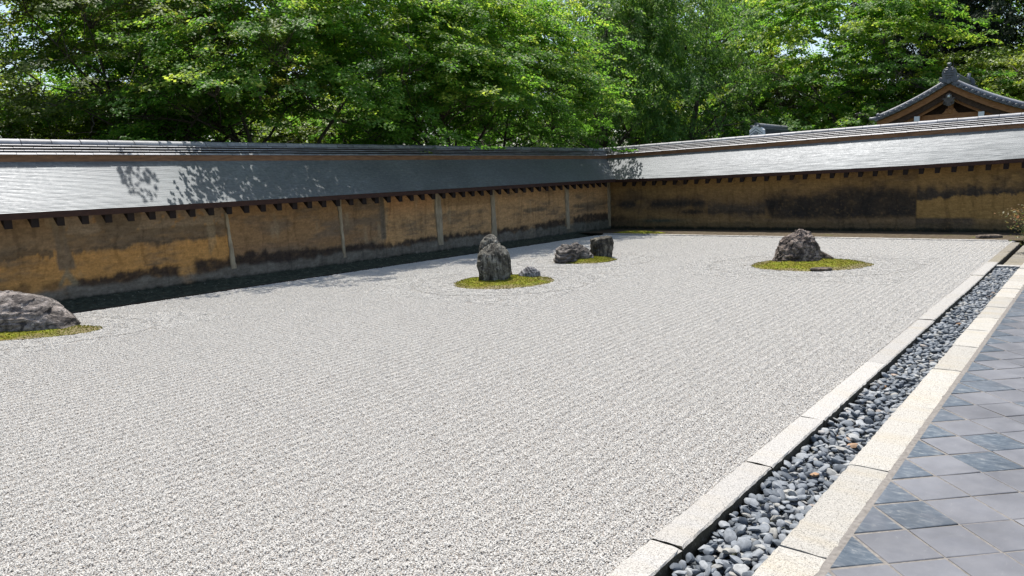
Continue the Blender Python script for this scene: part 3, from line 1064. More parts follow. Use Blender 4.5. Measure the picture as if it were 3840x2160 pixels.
def build_wall(root, axis, a0, a1, face, eave_f, ridge_f, paint, valley):
    """axis 'x': south wall (runs along x, face plane y=face); axis 'y': west wall (runs along y, face plane x=face)."""
    def P3(a, d, z):      # a along the wall, d outward depth coordinate (y for south, x for west)
        return (a, d, z) if axis == 'x' else (d, a, z)
    # plaster face
    nu, nz = int((a1 - a0) / 0.028), 72
    A, Z = np.meshgrid(np.linspace(a0, a1, nu), np.linspace(-0.15, 2.15, nz), indexing='ij')
    D = face - 0.035 * sstep(0.42, 0.25, Z) * (0.6 + 0.8 * fbm(A * 2, Z * 3, None, 3)) + 0.022 * (fbm(A * 1.7, Z * 2.4, None, 5, 0.6) - 0.5) - 0.012 * (fbm(A * 9, Z * 9, None, 3) - .5)
    Vv = np.stack([A, D, Z], -1).reshape(-1, 3) if axis == 'x' else np.stack([D, A, Z], -1).reshape(-1, 3)
    colr = paint(A, Z).reshape(-1, 3)
    obj('plaster_face', mesh_np('plaster_face', Vv, grid_faces(nu, nz), M['plaster'], smooth=True, colors=np.clip(colr, 0.004, 1)), root)
    # core and back
    b = MB()
    if axis == 'x':
        b.box(a0, a1 + 0.9, face + 0.05, face + 1.15, -0.5, 2.0)
    else:
        b.box(face + 0.05, face + 1.15, a0, a1 + 0.9, -0.5, 2.0)
    obj('wall_core', b.mesh('wall_core', M['post']), root)
    # shingle slopes
    ed = face - 0.62                    # eave line
    run = 0.92                          # horizontal run of visible slope up to the ridge board
    rc = face + 0.62                    # ridge centre line
    nc = 38
    na = int((a1 + 1.0 - a0) / 0.22)
    As = np.linspace(a0, a1 + 1.0, na)
    for side in (1, -1):
        E = eave_f(As); T = ridge_f(As) - 0.435
        prof = []
        rngp = np.random.default_rng(9 + side)
        for k in range(nc):
            t0, t1 = k / nc, (k + 1) / nc
            sag = lambda t: -0.03 * math.sin(math.pi * t)
            for tt, dz in ((t0, 0.009), (t1, 0.002)):
                d = ed + run * tt
                d = d if side == 1 else 2 * rc - d
                wob = 0.004 * (vnoise(As * 3.1, np.full(na, k * 7.7)) - 0.5) + 0.003 * (vnoise(As * 17.0, np.full(na, k * 3.3)) - 0.5)
                z = E + (T - E) * tt + sag(tt) + dz + wob * (1 if dz > 0.005 else 0)
                prof.append(np.stack([As, np.full(na, d), z], -1))
        # underside
        d0 = ed if side == 1 else 2 * rc - ed
        d1 = rc
        prof.append(np.stack([As, np.full(na, d1), T + 0.02], -1))
        prof.append(np.stack([As, np.full(na, d1), T - 0.35], -1))
        prof.append(np.stack([As, np.full(na, d0 + 0.02 * side), E - 0.035], -1))
        prof.append(prof[0])
        V = np.stack(prof, 1).reshape(-1, 3)
        if axis == 'y':
            V = V[:, [1, 0, 2]]
        obj('shingle_slope', mesh_np('shingle_slope', V, grid_faces(na, len(prof)), M['shingle']), root)
    # eave boards, following the eave
    na2 = 40
    for name, dd0, dd1, z0, z1, mt in (('eave_board', ed - 0.012, ed + 0.06, -0.105, 0.006, M['eave_board']), ('eave_purlin', ed + 0.20, ed + 0.28, -0.10, -0.02, M['rafter'])):
        aa = np.linspace(a0, valley, na2)
        E = eave_f(aa) + (0.0 if name == 'eave_board' else 0.10)
        rows = [np.stack([aa, np.full(na2, d), E + z], -1) for d, z in ((dd0, z0), (dd0, z1), (dd1, z1), (dd1, z0), (dd0, z0))]
        V = np.stack(rows, 1).reshape(-1, 3)
        if axis == 'y':
            V = V[:, [1, 0, 2]]
        obj(name, mesh_np(name, V, grid_faces(na2, 5), mt), root)
    # rafters
    rb = MB()
    pr = [(0.05, -0.262), (0.045, -0.10), (0.75, 0.52), (0.75, 0.36)]
    if axis == 'x':
        rb.add([(s * 0.063, d, z) for s in (-1, 1) for d, z in pr], [(0, 1, 2, 3), (7, 6, 5, 4), (0, 4, 5, 1), (1, 5, 6, 2), (2, 6, 7, 3), (3, 7, 4, 0)])
    else:
        rb.add([(d, s * 0.063, z) for s in (-1, 1) for d, z in pr], [(0, 1, 2, 3), (7, 6, 5, 4), (0, 4, 5, 1), (1, 5, 6, 2), (2, 6, 7, 3), (3, 7, 4, 0)])
    rm = rb.mesh('rafter', M['rafter'])
    a = (4.47 - 0.4135 * 9) if axis == 'x' else (valley - 0.35 - 0.415 * 40)
    step = 0.4135 if axis == 'x' else 0.415
    while a < valley - 0.2:
        if a > a0 + 0.1:
            obj('rafter', rm, root, P3(a, ed, float(eave_f(a))))
        a += step
    # ridge board + tile courses
    aa = np.linspace(a0, a1 + 0.62, 50)
    Rz = ridge_f(aa)
    rows = [np.stack([aa, np.full(50, d), Rz + z], -1) for d, z in ((rc - 0.33, -0.45), (rc - 0.33, -0.315), (rc + 0.33, -0.315), (rc + 0.33, -0.45), (rc - 0.33, -0.45))]
    V = np.stack(rows, 1).reshape(-1, 3)
    if axis == 'y':
        V = V[:, [1, 0, 2]]
    obj('ridge_board', mesh_np('ridge_board', V, grid_faces(50, 5), M['ridge_board']), root)
    rows = [np.stack([aa, np.full(50, d), Rz + z], -1) for d, z in ((rc - 0.15, -0.315), (rc - 0.07, -0.055), (rc + 0.07, -0.055), (rc + 0.15, -0.315), (rc - 0.15, -0.315))]
    V = np.stack(rows, 1).reshape(-1, 3)
    if axis == 'y':
        V = V[:, [1, 0, 2]]
    obj('ridge_core', mesh_np('ridge_core', V, grid_faces(50, 5), M['gate_wood_dark']), root)
    TL = 0.33
    for row, (hw, z0, slope) in enumerate(((0.36, -0.315, 0.032), (0.262, -0.244, 0.015), (0.225, -0.190, 0.015), (0.188, -0.136, 0.015))):
        b = MB()
        lip = 0.008
        pr = [(rc - hw, z0), (rc - hw, z0 + lip), (rc - hw + slope * 1.15, z0 + lip + slope), (rc + hw - slope * 1.15, z0 + lip + slope), (rc + hw, z0 + lip), (rc + hw, z0)]
        g0, g1 = 0.004, TL - 0.004
        n = len(pr)
        vv = [P3(g0, d, z) for d, z in pr] + [P3(g1, d, z) for d, z in pr]
        b.add(vv, [list(range(n)), list(range(2 * n - 1, n - 1, -1))] + [(i, (i + 1) % n, (i + 1) % n + n, i + n) for i in range(n)])
        tm = b.mesh('course_tile', M['ridge_tile'])
        a = a0 + 0.05 + (0.16 if row % 2 else 0)
        while a < a1 + 0.45:
            o = obj('course_tile', tm, root, P3(a, random.uniform(-.004, .004), float(ridge_f(a)) + random.uniform(-.002, .002)))
            a += TL
    b = MB()
    CL = 0.52
    pts = []
    for i in range(9):
        t_ = math.pi * i / 8
        pts.append((rc - 0.105 * math.cos(t_), -0.098 + 0.098 * math.sin(t_)))
    n = len(pts)
    vv = [P3(0.004, d, z) for d, z in pts] + [P3(CL - 0.006, rc + (d - rc) * 0.94, z * 1.0 - 0.004) for d, z in pts]
    b.add(vv, [list(range(n)), list(range(2 * n - 1, n - 1, -1))] + [(i, i + 1, i + 1 + n, i + n) for i in range(n - 1)] + [(n - 1, 0, n, 2 * n - 1)])
    tm = b.mesh('cap_tile', M['ridge_tile'])
    tm.polygons.foreach_set('use_smooth', np.ones(len(tm.polygons), bool))
    tm.set_sharp_from_angle(angle=R(40))
    a = a0 + 0.03
    while a < a1 + 0.45:
        obj('cap_tile', tm, root, P3(a, random.uniform(-.004, .004), float(ridge_f(a)) + random.uniform(-.003, .003)))
        a += CL


wallS = thing('garden_wall', 'long ochre clay wall with shingle roof partly shaded by maples, behind the gravel', 'wall', (0, 0, 0))
build_wall(wallS, 'x', 1.0, 25.1, 15.32, eS, rS, paint_south, 24.5)
wallW = thing('garden_wall', 'dark stained clay wall with sunlit shingle roof, meeting the ochre wall at the corner', 'wall', (0, 0, 0))
build_wall(wallW, 'y', -1.0, 15.3, 25.12, eW, rW, paint_west, 14.72)

# posts showing in the south wall
def post_mesh(w0, w1, z0, z1, seed, lean=0.0):
    rng = np.random.default_rng(seed)
    n = 18
    v = []
    for i in range(n):
        t_ = i / (n - 1)
        z = z0 + (z1 - z0) * t_
        w = w1 + (w0 - w1) * abs(math.sin(t_ * 2.1 + seed)) + rng.uniform(-.006, .006)
        x0 = -w / 2 + rng.uniform(-.008, .008) + lean * (1 - t_)
        x1 = w / 2 + rng.uniform(-.008, .008) + lean * (1 - t_)
        for x_, y_ in ((x0, 0.05), (x0 + 0.006, -0.022), (x1 - 0.006, -0.022), (x1, 0.05)):
            v.append((x_, y_, z))
    f = []
    for i in range(n - 1):
        for j in range(3):
            f.append((i * 4 + j, i * 4 + j + 1, (i + 1) * 4 + j + 1, (i + 1) * 4 + j))
    return mesh_np('post', v, f, M['post'])


for i, (xp, w0, w1, z0, z1, ln) in enumerate(((8.84, 0.07, 0.13, 0.30, 1.55, 0.06), (11.95, 0.08, 0.15, 0.22, 1.75, 0.06), (15.50, 0.20, 0.28, 0.22, 1.8, 0.04), (17.97, 0.17, 0.25, 0.22, 1.8, 0.03), (22.1, 0.20, 0.26, 0.2, 1.85, 0.03), (24.98, 0.14, 0.18, 0.1, 1.85, 0.0))):
    obj('post', post_mesh(w0, w1, z0, z1, 600 + i, ln), wallS, (xp, 15.30, 0))

# ------------------------------------------------------------------ rocks and moss islands
def loft_rock(name, secs, mat, noise=0.05, nf=2.2, strata=None, expo=2.4, seed=0, rows=46, cols=84, fine=0.02, cracks=0.0):
    """secs: (z, left, right, front, back) in metres in a frame whose x is right and y is away; returns a mesh"""
    secs = np.array(secs, float)
    tz = np.linspace(0, 1, rows)
    s = np.linspace(0, 1, len(secs))
    # resample by arc of index with smooth interpolation
    def it(col):
        return np.interp(tz, s, secs[:, col])
    z, l, r, fr, bk = (it(i) for i in range(5))
    th = np.linspace(0, 2 * np.pi, cols, endpoint=False)
    c_, s_ = np.cos(th), np.sin(th)
    cx = np.sign(c_) * np.abs(c_) ** (2 / expo); sy = np.sign(s_) * np.abs(s_) ** (2 / expo)
    mid = (l + r) / 2
    X = mid[None, :] + np.where(c_[:, None] > 0, (r - mid)[None, :], (mid - l)[None, :]) * cx[:, None]
    Y = np.where(s_[:, None] > 0, bk[None, :], fr[None, :]) * sy[:, None]
    Zz = np.repeat(z[None, :], cols, 0)
    V = np.stack([X, Y, Zz], -1)
    # radial outward direction
    C = np.stack([np.repeat(mid[None, :], cols, 0), np.zeros_like(X), Zz * 0.75 + 0.12 * z.max()], -1)
    N = V - C
    N /= np.linalg.norm(N, axis=-1, keepdims=True) + 1e-9
    o_ = seed * 13.7
    n1 = fbm(V[..., 0] * nf + o_, V[..., 1] * nf, V[..., 2] * nf, 5, 0.55) - 0.5
    # sharp ridges
    n2 = np.abs(fbm(V[..., 0] * nf * 2.2 + 40 + o_, V[..., 1] * nf * 2.2, V[..., 2] * nf * 2.2, 4, 0.55) - 0.5) * 2
    n3 = fbm(V[..., 0] * 16 + o_, V[..., 1] * 16, V[..., 2] * 16, 3) - 0.5
    d = noise * (n1 * 2.0 + (0.30 - n2) * 1.5) + fine * n3
    if strata is not None:
        a, amp, freq = strata
        a = np.array(a, float); a /= np.linalg.norm(a)
        ph = (V @ a) * freq + 2.2 * (fbm(V[..., 0] * 2.4 + o_, V[..., 1] * 2.4, V[..., 2] * 2.4, 3) - 0.5) * 2
        saw = ph - np.floor(ph)
        d = d + amp * (np.where(saw < 0.75, saw / 0.75, (1 - saw) / 0.25) - 0.5)
    V = V + N * d[..., None]
    top = V[:, -1].mean(0)
    Vf = np.concatenate([V.reshape(-1, 3), top[None]])
    Fc = [list(q) for q in grid_faces(cols, rows, True)]
    Fc += [[(i * rows + rows - 1), ((i + 1) % cols) * rows + rows - 1, cols * rows] for i in range(cols)]
    me = mesh_np(name, Vf, Fc, mat, smooth=True)
    try:
        me.set_sharp_from_angle(angle=R(32))
    except Exception:
        pass
    return me


VIEW_ROT = math.atan2(-0.7788, 0.6273)      # local x axis -> right of the photograph


def place_rock(name, me, x, y, z, label, rot=0.0, group=None):
    o = obj(name, me, None, (x, y, z), (0, 0, VIEW_ROT + rot))
    return tag(o, label, 'rock', group)


# tall rock of the middle island: two lobes in one mesh
tall1 = loft_rock('a', [(-0.12, -.30, .30, .26, .26), (0, -.315, .305, .28, .28), (.20, -.33, .32, .28, .27), (.40, -.335, .32, .26, .25), (.52, -.31, .295, .23, .22), (.60, -.265, .265, .19, .19), (.665, -.19, .225, .15, .15), (.715, -.12, .12, .10, .10), (.745, -.07, .03, .05, .05)], M['rock_tall'], 0.035, 3.0, ((1, 0.3, 0.12), 0.020, 9), 2.5, 1)
tall2 = loft_rock('b', [(-0.12, -.30, .02, .12, .16), (.2, -.31, .04, .14, .16), (.5, -.32, .15, .17, .17), (.66, -.31, .13, .17, .16), (.77, -.275, .085, .15, .15), (.84, -.22, .035, .12, .12), (.885, -.165, -.015, .08, .08), (.905, -.12, -.06, .04, .04)], M['rock_tall'], 0.028, 2.6, None, 2.4, 2)


def join_meshes(name, parts, mat):
    v, f, n = [], [], 0
    for me, off in parts:
        a = np.array([q.co[:] for q in me.vertices]) + np.array(off)
        v.append(a); f += [[i + n for i in p.vertices] for p in me.polygons]; n += len(a)
    me = mesh_np(name, np.concatenate(v), f, mat, smooth=True)
    try:
        me.set_sharp_from_angle(angle=R(32))
    except Exception:
        pass
    return me


place_rock('garden_rock', join_meshes('garden_rock', [(tall1, (0, -0.03, 0)), (tall2, (0.02, 0.11, 0))], M['rock_tall']), 11.28, 9.62, 0.035, 'tall upright grey rock with a rounded second lobe, tallest on the middle moss island')
pale = loft_rock('garden_rock', [(-0.06, -.21, .23, .16, .16), (0.02, -.215, .235, .165, .16), (.09, -.17, .215, .15, .14), (.14, -.11, .16, .11, .10), (.175, -.05, .09, .06, .05), (.185, -.01, .04, .03, .02)], M['rock_pale'], 0.018, 4, ((1, 0.2, 0.45), 0.022, 17), 2.3, 3)
place_rock('garden_rock', pale, 11.95, 9.28, 0.045, 'small pale grey ribbed stone low on the moss beside the tall rock')
brown = loft_rock('garden_rock', [(-0.06, -.12, .10, .1, .1), (.05, -.12, .09, .1, .1), (.14, -.10, .06, .08, .08), (.19, -.06, .02, .05, .05), (.2, -.03, 0, .02, .02)], M['rock_brown'], 0.02, 4, None, 2.3, 4)
place_rock('garden_rock', brown, 11.86, 9.76, 0.045, 'small brown stone half hidden behind the tall rock')

fold1 = loft_rock('a', [(-.06, -.28, .26, .24, .22), (0.02, -.29, .265, .25, .22), (.12, -.275, .25, .24, .22), (.24, -.24, .23, .21, .2), (.32, -.20, .17, .17, .16), (.38, -.12, .10, .10, .1), (.395, -.05, .05, .04, .04)], M['rock_fold'], 0.035, 3, ((0.25, 0.1, 1), 0.05, 9.5), 2.6, 5)
fold2 = loft_rock('b', [(-.06, -.36, .36, .2, .22), (0.02, -.36, .37, .2, .22), (.12, -.34, .34, .19, .22), (.24, -.30, .25, .17, .2), (.33, -.22, .12, .12, .15), (.40, -.12, .0, .07, .1), (.415, -.08, -.04, .03, .04)], M['rock_fold'], 0.035, 3, ((-0.5, 0.1, 1), 0.025, 8), 2.4, 6)
place_rock('garden_rock', join_meshes('garden_rock', [(fold1, (-0.21, -0.06, 0)), (fold2, (0.10, 0.14, 0))], M['rock_fold']), 14.85, 10.10, 0.03, 'low folded rock with layered ridges, left on the far moss island')
block = loft_rock('garden_rock', [(-.06, -.235, .255, .2, .2), (0.02, -.24, .26, .2, .2), (.15, -.25, .265, .21, .2), (.30, -.25, .275, .21, .2), (.40, -.245, .27, .2, .2), (.445, -.235, .26, .195, .19), (.46, -.17, .24, .16, .16), (.475, -.06, .12, .06, .06)], M['rock_block'], 0.028, 3.4, ((1, 0.6, 0.1), 0.03, 7), 5.0, 7)
vv = np.array([q.co[:] for q in block.vertices])
vv[:, 2] += np.clip(vv[:, 2], 0, 1) / 0.46 * (0.10 * (vv[:, 0]))
vv[:, 0] += 0.02 * np.clip(vv[:, 2], 0, 1)
block.vertices.foreach_set('co', vv.astype(np.float32).ravel())
place_rock('garden_rock', block, 15.92, 10.02, 0.03, 'squarish upright block of dark rock with a flat slanting top', 0.30)
pyr = loft_rock('garden_rock', [(-.06, -.50, .46, .36, .36), (0.02, -.49, .465, .38, .36), (.13, -.445, .44, .36, .35), (.30, -.40, .435, .30, .32), (.43, -.35, .37, .25, .26), (.53, -.255, .295, .19, .2), (.60, -.11, .24, .13, .14), (.645, -.04, .17, .07, .08), (.655, 0.0, .10, .03, .03)], M['rock_pyramid'], 0.060, 4.2, None, 2.5, 8, fine=0.075)
place_rock('garden_rock', pyr, 16.27, 5.25, 0.035, 'brown rough pyramid-shaped rock on the right moss island')
slab = loft_rock('garden_rock', [(-.04, -.2, .24, .12, .12), (.03, -.2, .22, .12, .12), (.10, -.2, .10, .1, .1), (.17, -.19, -.04, .07, .07), (.2, -.18, -.12, .04, .04)], M['rock_brown'], 0.015, 4, None, 3, 9)
place_rock('garden_rock', slab, 16.72, 4.86, 0.05, 'small sloping stone wedged against the right side of the pyramid rock')
flat = loft_rock('garden_rock', [(-.03, -.22, .22, .12, .12), (.0, -.22, .22, .12, .12), (.012, -.2, .18, .09, .09), (.02, -.1, .1, .05, .05)], M['rock_brown'], 0.012, 4, None, 2.2, 10)
place_rock('garden_rock', flat, 15.17, 4.43, 0.035, 'flat grey stone set flush in the moss before the pyramid rock')
left = loft_rock('garden_rock', [(-.06, -1.30, 1.20, .50, .5), (0.03, -1.30, 1.20, .52, .5), (.14, -1.22, 1.14, .5, .48), (.25, -1.1, 1.02, .46, .44), (.38, -.9, .88, .38, .38), (.47, -.7, .74, .3, .3), (.545, -.42, .42, .2, .2), (.60, -.15, .19, .10, .1), (.615, -.02, .10, .04, .04)], M['rock_left'], 0.05, 2.0, ((0.55, 0.2, 1), 0.035, 5.5), 2.3, 11, rows=60, cols=130)
place_rock('garden_rock', left, 3.77, 13.48, 0.02, 'broad low purplish rock on the moss before the ochre wall, at the far left')


def moss_island(cx, cy_, a, b, seed, label):
    nr, nt_ = 26, 96
    th = np.linspace(0, 2 * np.pi, nt_, endpoint=False)
    rim = 1 + 0.30 * (fbm(np.cos(th) * 1.5 + seed * 9, np.sin(th) * 1.5, None, 3) - 0.5) + 0.05 * (fbm(np.cos(th) * 9 + seed * 5, np.sin(th) * 9, None, 2) - 0.5)
    rr = np.linspace(0.02, 1, nr)
    U = (rr[None, :] * rim[:, None]) * np.cos(th)[:, None] * a
    W = (rr[None, :] * rim[:, None]) * np.sin(th)[:, None] * b
    hgt = 0.085 * (1 - rr[None, :] ** 2.2) + 0.06 * (fbm(U * 4 + seed, W * 4, None, 4) - 0.5) * (1 - rr[None, :] ** 3) + 0.012 * (fbm(U * 22, W * 22, None, 2) - .5) - 0.012
    X = cx + U * RH[0] + W * FH[0]; Y = cy_ + U * RH[1] + W * FH[1]
    V = np.stack([X - cx, Y - cy_, hgt], -1).reshape(-1, 3)
    tint = np.clip(rr[None, :] ** 2 * 0.75 + 0.9 * (fbm(U * 2.2 + 3 + seed, W * 2.2, None, 4) - 0.42), 0, 1)
    me = mesh_np('moss_mound', V, grid_faces(nt_, nr, True), M['moss'], smooth=True, attrs={'tint': tint.ravel()})
    root = thing('moss_island', label, 'moss', (cx, cy_, 0))
    obj('moss_mound', me, root)
    # moss sprigs
    rng = np.random.default_rng(seed + 70)
    n = 5200
    k = rng.integers(0, nt_, n); j = np.minimum((np.sqrt(rng.random(n)) * nr).astype(int), nr - 1)
    base = V.reshape(nt_, nr, 3)[k, j] + rng.normal(0, 0.012, (n, 3)) * [1, 1, 0]
    ang = rng.uniform(0, 6.28, n)
    s = rng.uniform(0.008, 0.020, n)
    dx = np.stack([np.cos(ang), np.sin(ang), np.zeros(n)], -1) * (s * 0.7)[:, None]
    up_ = np.stack([rng.normal(0, .5, n), rng.normal(0, .5, n), np.ones(n)], -1) * s[:, None]
    TV = np.stack([base - dx, base + dx, base + up_], 1).reshape(-1, 3)
    tt = np.clip(rng.beta(2, 2, n) - 0.5 * np.clip(tint[k, j] - 0.5, 0, 1), 0, 1)
    o = obj('moss_sprigs', mesh_np('moss_sprigs', TV, np.arange(n * 3).reshape(-1, 3), M['moss_tuft'], attrs={'tint': np.repeat(tt, 3)}), root)
    o['kind'] = 'stuff'


for i, (q, lb) in enumerate(zip(ISL, ('yellow-green moss bed under the broad low rock at the far left', 'olive moss bed under the tall upright rock', 'small moss bed under the folded rock and the square block', 'wide oval moss bed under the pyramid-shaped rock'))):
    moss_island(*q, i + 1, lb)

# moss cushion in the wall corner and loose stone at the right end
th = np.linspace(0, 2 * np.pi, 40, endpoint=False)
rr = np.linspace(0.02, 1, 10)
V = np.stack([0.42 * rr[None] * np.cos(th)[:, None], 1.05 * rr[None] * np.sin(th)[:, None], 0.07 * (1 - rr[None] ** 2) + 0 * th[:, None]], -1).reshape(-1, 3)
V[:, 2] += 0.03 * (fbm(V[:, 0] * 6, V[:, 1] * 6, None, 3) - .5)
tag(obj('moss_cushion', mesh_np('moss_cushion', V, grid_faces(40, 10, True), M['moss'], smooth=True, attrs={'tint': np.zeros(len(V))}), None, (23.2, 13.0, 0.0)), 'bright moss cushion on the earth near the wall corner', 'moss')
ls = loft_rock('loose_stone', [(-.05, -.3, .32, .15, .15), (.03, -.3, .32, .15, .15), (.07, -.28, .3, .14, .14), (.09, -.2, .2, .08, .08)], M['rock_brown'], 0.03, 3, None, 3.5, 21)
tag(obj('loose_stone', ls, None, (23.1, 2.5, 0.0), (0, 0, VIEW_ROT)), 'flat loose stone on the earth by the far right end of the gravel', 'stone')

# ------------------------------------------------------------------ gate building beyond the west wall
def build_gate():
    gx, gy = 32.0, 4.93
    root = thing('temple_gate', 'tiled gable roof of a wooden gate rising behind the dark wall at right', 'gate', (gx, gy, 0))
    # roof curve: height above eave level as function of |y|
    HW = 2.42; ZA = 5.00; ZE = 3.83

    def zc(d):
        s = min(1.0, abs(d) / HW)
        return ZA - (ZA - ZE) * (1.28 * s - 0.28 * s * s)
    L = 4.6       # depth of the building
    ds = np.linspace(0, HW, 15)
    for side in (1, -1):
        b = MB()
        v, f = [], []
        for x_ in (-0.10, L):
            for d in ds:
                v.append((x_, side * d, zc(d)))
            for d in ds:
                v.append((x_, side * d, zc(d) - 0.10))
        n = len(ds)
        for i in range(n - 1):
            f.append((i, i + 1, 2 * n + i + 1, 2 * n + i)); f.append((n + i, 3 * n + i, 3 * n + i + 1, n + i + 1)); f.append((i, n + i, n + i + 1, i + 1)); f.append((2 * n + i, 2 * n + i + 1, 3 * n + i + 1, 3 * n + i))
        f.append((n - 1, 2 * n - 1, 4 * n - 1, 3 * n - 1)); f.append((0, 2 * n, 3 * n, n))
        b.add(v, f)
        obj('roof_slope', b.mesh('roof_slope', M['dark_tile']), root)
        # rows of round cover tiles running down the slope
        cb = MB()
        cb.tube([(0, side * d, zc(d) + 0.015) for d in ds], 0.075, 8)
        cm = cb.mesh('cover_tile_row', M['dark_tile'], True)
        for k in range(12):
            obj('cover_tile_row', cm, root, (0.33 + k * 0.37, 0, 0))
        # verge roll, bright
        vb = MB(); vb.tube([(0, side * d, zc(d) + 0.075) for d in ds], 0.085, 8)
        obj('verge_roll', vb.mesh('verge_roll', M['ridge_tile'], True), root, (0.12, 0, 0))
        # round end tiles along the gable edge and flat tiles between
        db = MB(); db.tube([(-0.16, 0, 0), (0.22, 0, 0)], 0.078, 12)
        db.tube([(-0.175, 0, 0), (-0.16, 0, 0)], [0.045, 0.06], 12)
        dm = db.mesh('verge_end_tile', M['dark_tile'])
        fb = MB(); fb.box(-0.11, 0.2, -0.085, 0.085, -0.055, -0.02)
        fm = fb.mesh('verge_flat_tile', M['ridge_tile'])
        for k in range(12):
            d = 0.20 + k * (HW - 0.22) / 11.5
            sl = math.atan2(zc(d + .05) - zc(d - .05), 0.1)
            obj('verge_end_tile', dm, root, (-0.05, side * d, zc(d) - 0.02))
            obj('verge_flat_tile', fm, root, (-0.05, side * (d + 0.095), zc(d + 0.095) - 0.035), (side * sl, 0, 0))
        # bargeboards: two stepped planks following the curve
        for (off0, off1, x0, x1, mt) in ((0.11, 0.34, 0.02, 0.10, M['gate_wood']), (0.30, 0.56, 0.12, 0.19, M['gate_wood_dark']), (0.50, 0.66, 0.24, 0.30, M['gate_wood'])):
            b = MB()
            v, f = [], []
            for x_ in (x0, x1):
                for d in ds:
                    v.append((x_, side * d, zc(d) - off0))
                for d in ds:
                    v.append((x_, side * d, zc(d) - off1))
            for i in range(n - 1):
                f.append((i, i + 1, 2 * n + i + 1, 2 * n + i)); f.append((n + i, 3 * n + i, 3 * n + i + 1, n + i + 1)); f.append((i, n + i, n + i + 1, i + 1)); f.append((2 * n + i, 2 * n + i + 1, 3 * n + i + 1, 3 * n + i))
            f.append((n - 1, 2 * n - 1, 4 * n - 1, 3 * n - 1)); f.append((0, 2 * n, 3 * n, n))
            b.add(v, f)
            obj('bargeboard', b.mesh('bargeboard', mt), root)
        # eave end ornament
        b = MB(); b.tube([(0, side * (HW - 0.02), ZE + 0.02), (0, side * (HW + 0.2), ZE + 0.0), (0, side * (HW + 0.28), ZE + 0.03)], [0.075, 0.07, 0.05], 8)
        b.tube([(-0.05, side * (HW - 0.02), ZE + 0.13), (0.06, side * (HW - 0.02), ZE + 0.16)], 0.06, 8)
        obj('eave_ornament', b.mesh('eave_ornament', M['ridge_tile'], True), root)
        # white-ended purlins
        b = MB(); b.box(0.06, L - 0.1, side * 1.04 - 0.09, side * 1.04 + 0.09, 3.62, 3.80)
        pl = obj('purlin', b.mesh('purlin', M['gate_wood']), root)
        b = MB(); b.box(0.045, 0.06, side * 1.04 - 0.092, side * 1.04 + 0.092, 3.618, 3.802)
        obj('purlin_end', b.mesh('purlin_end', M['white']), pl)
    # gable infill: beams, wall
    obj('gable_beam', MB().box(0.42, 0.62, -1.35, 1.35, 3.62, 3.84).mesh('gable_beam', M['gate_wood'], bevel=0.01), root)
    obj('gable_beam', MB().box(0.40, 0.60, -1.9, 1.9, 3.30, 3.52).mesh('gable_beam', M['gate_wood'], bevel=0.01), root)
    b = MB(); b.prism([(-1.7, 3.4), (1.7, 3.4), (1.2, 3.85), (0.0, 4.55), (-1.2, 3.85)], 0.75, 0.80, 'x')
    obj('gable_wall', b.mesh('gable_wall', M['gate_wood_dark']), root)
    obj('king_post', MB().box(0.44, 0.58, -0.09, 0.09, 3.84, 4.25).mesh('king_post', M['gate_wood'], bevel=0.01), root)
    b = MB()
    b.prism([(-0.28, 3.84), (-0.20, 3.90), (-0.13, 4.02), (0.13, 4.02), (0.20, 3.90), (0.28, 3.84)], 0.40, 0.46, 'x')
    obj('frog_leg_strut', b.mesh('frog_leg_strut', M['gate_wood']), root)
    b = MB(); b.tube([(0.36, 0, 3.92), (0.41, 0, 3.92)], [0.07, 0.10], 14)
    obj('carved_boss', b.mesh('carved_boss', M['gate_wood']), root)
    obj('ridge_purlin', MB().box(0.22, L - 0.1, -0.09, 0.09, 4.20, 4.38).mesh('ridge_purlin', M['gate_wood'], bevel=0.01), root)
    obj('purlin_end', MB().box(0.205, 0.22, -0.15, 0.02, 4.22, 4.33).mesh('purlin_end', M['white']), root)
    # hanging pendant (gegyo) with hexagonal boss
    poly = [(0, 4.08), (0.07, 4.10), (0.14, 4.15), (0.18, 4.23), (0.15, 4.30), (0.22, 4.36), (0.16, 4.40), (0.10, 4.36), (0.11, 4.44), (0.08, 4.52), (0, 4.56)]
    poly = poly + [(-y_, z_) for y_, z_ in poly[-2:0:-1]]
    b = MB(); b.prism(poly, -0.03, 0.03, 'x')
    pg = obj('gable_pendant', b.mesh('gable_pendant', M['pendant'], bevel=0.008), root)
    b = MB(); b.tube([(-0.075, 0, 4.44), (-0.03, 0, 4.44)], [0.03, 0.055], 6)
    obj('boss', b.mesh('boss', M['white']), pg)
    for s in (-1, 1):
        b = MB(); b.tube([(-0.045, s * 0.13 + 0.05 * math.cos(t_ / 8 * 5.2), 4.20 + 0.05 * math.sin(t_ / 8 * 5.2)) for t_ in range(9)], 0.018, 6)
        obj('scroll', b.mesh('scroll', M['pendant'], True), pg)
    # main ridge with stacked tiles and its demon-face end tile
    rb = MB()
    for k in range(4):
        w = 0.17 - 0.02 * k
        rb.box(0.05, L - 0.1, -w, w, ZA + 0.02 + 0.062 * k, ZA + 0.068 + 0.062 * k)
    obj('ridge_courses', rb.mesh('ridge_courses', M['dark_tile']), root)
    b = MB(); b.tube([(0.0, 0, ZA + 0.31), (L - 0.1, 0, ZA + 0.31)], 0.085, 10)
    obj('ridge_roll', b.mesh('ridge_roll', M['dark_tile'], True), root)
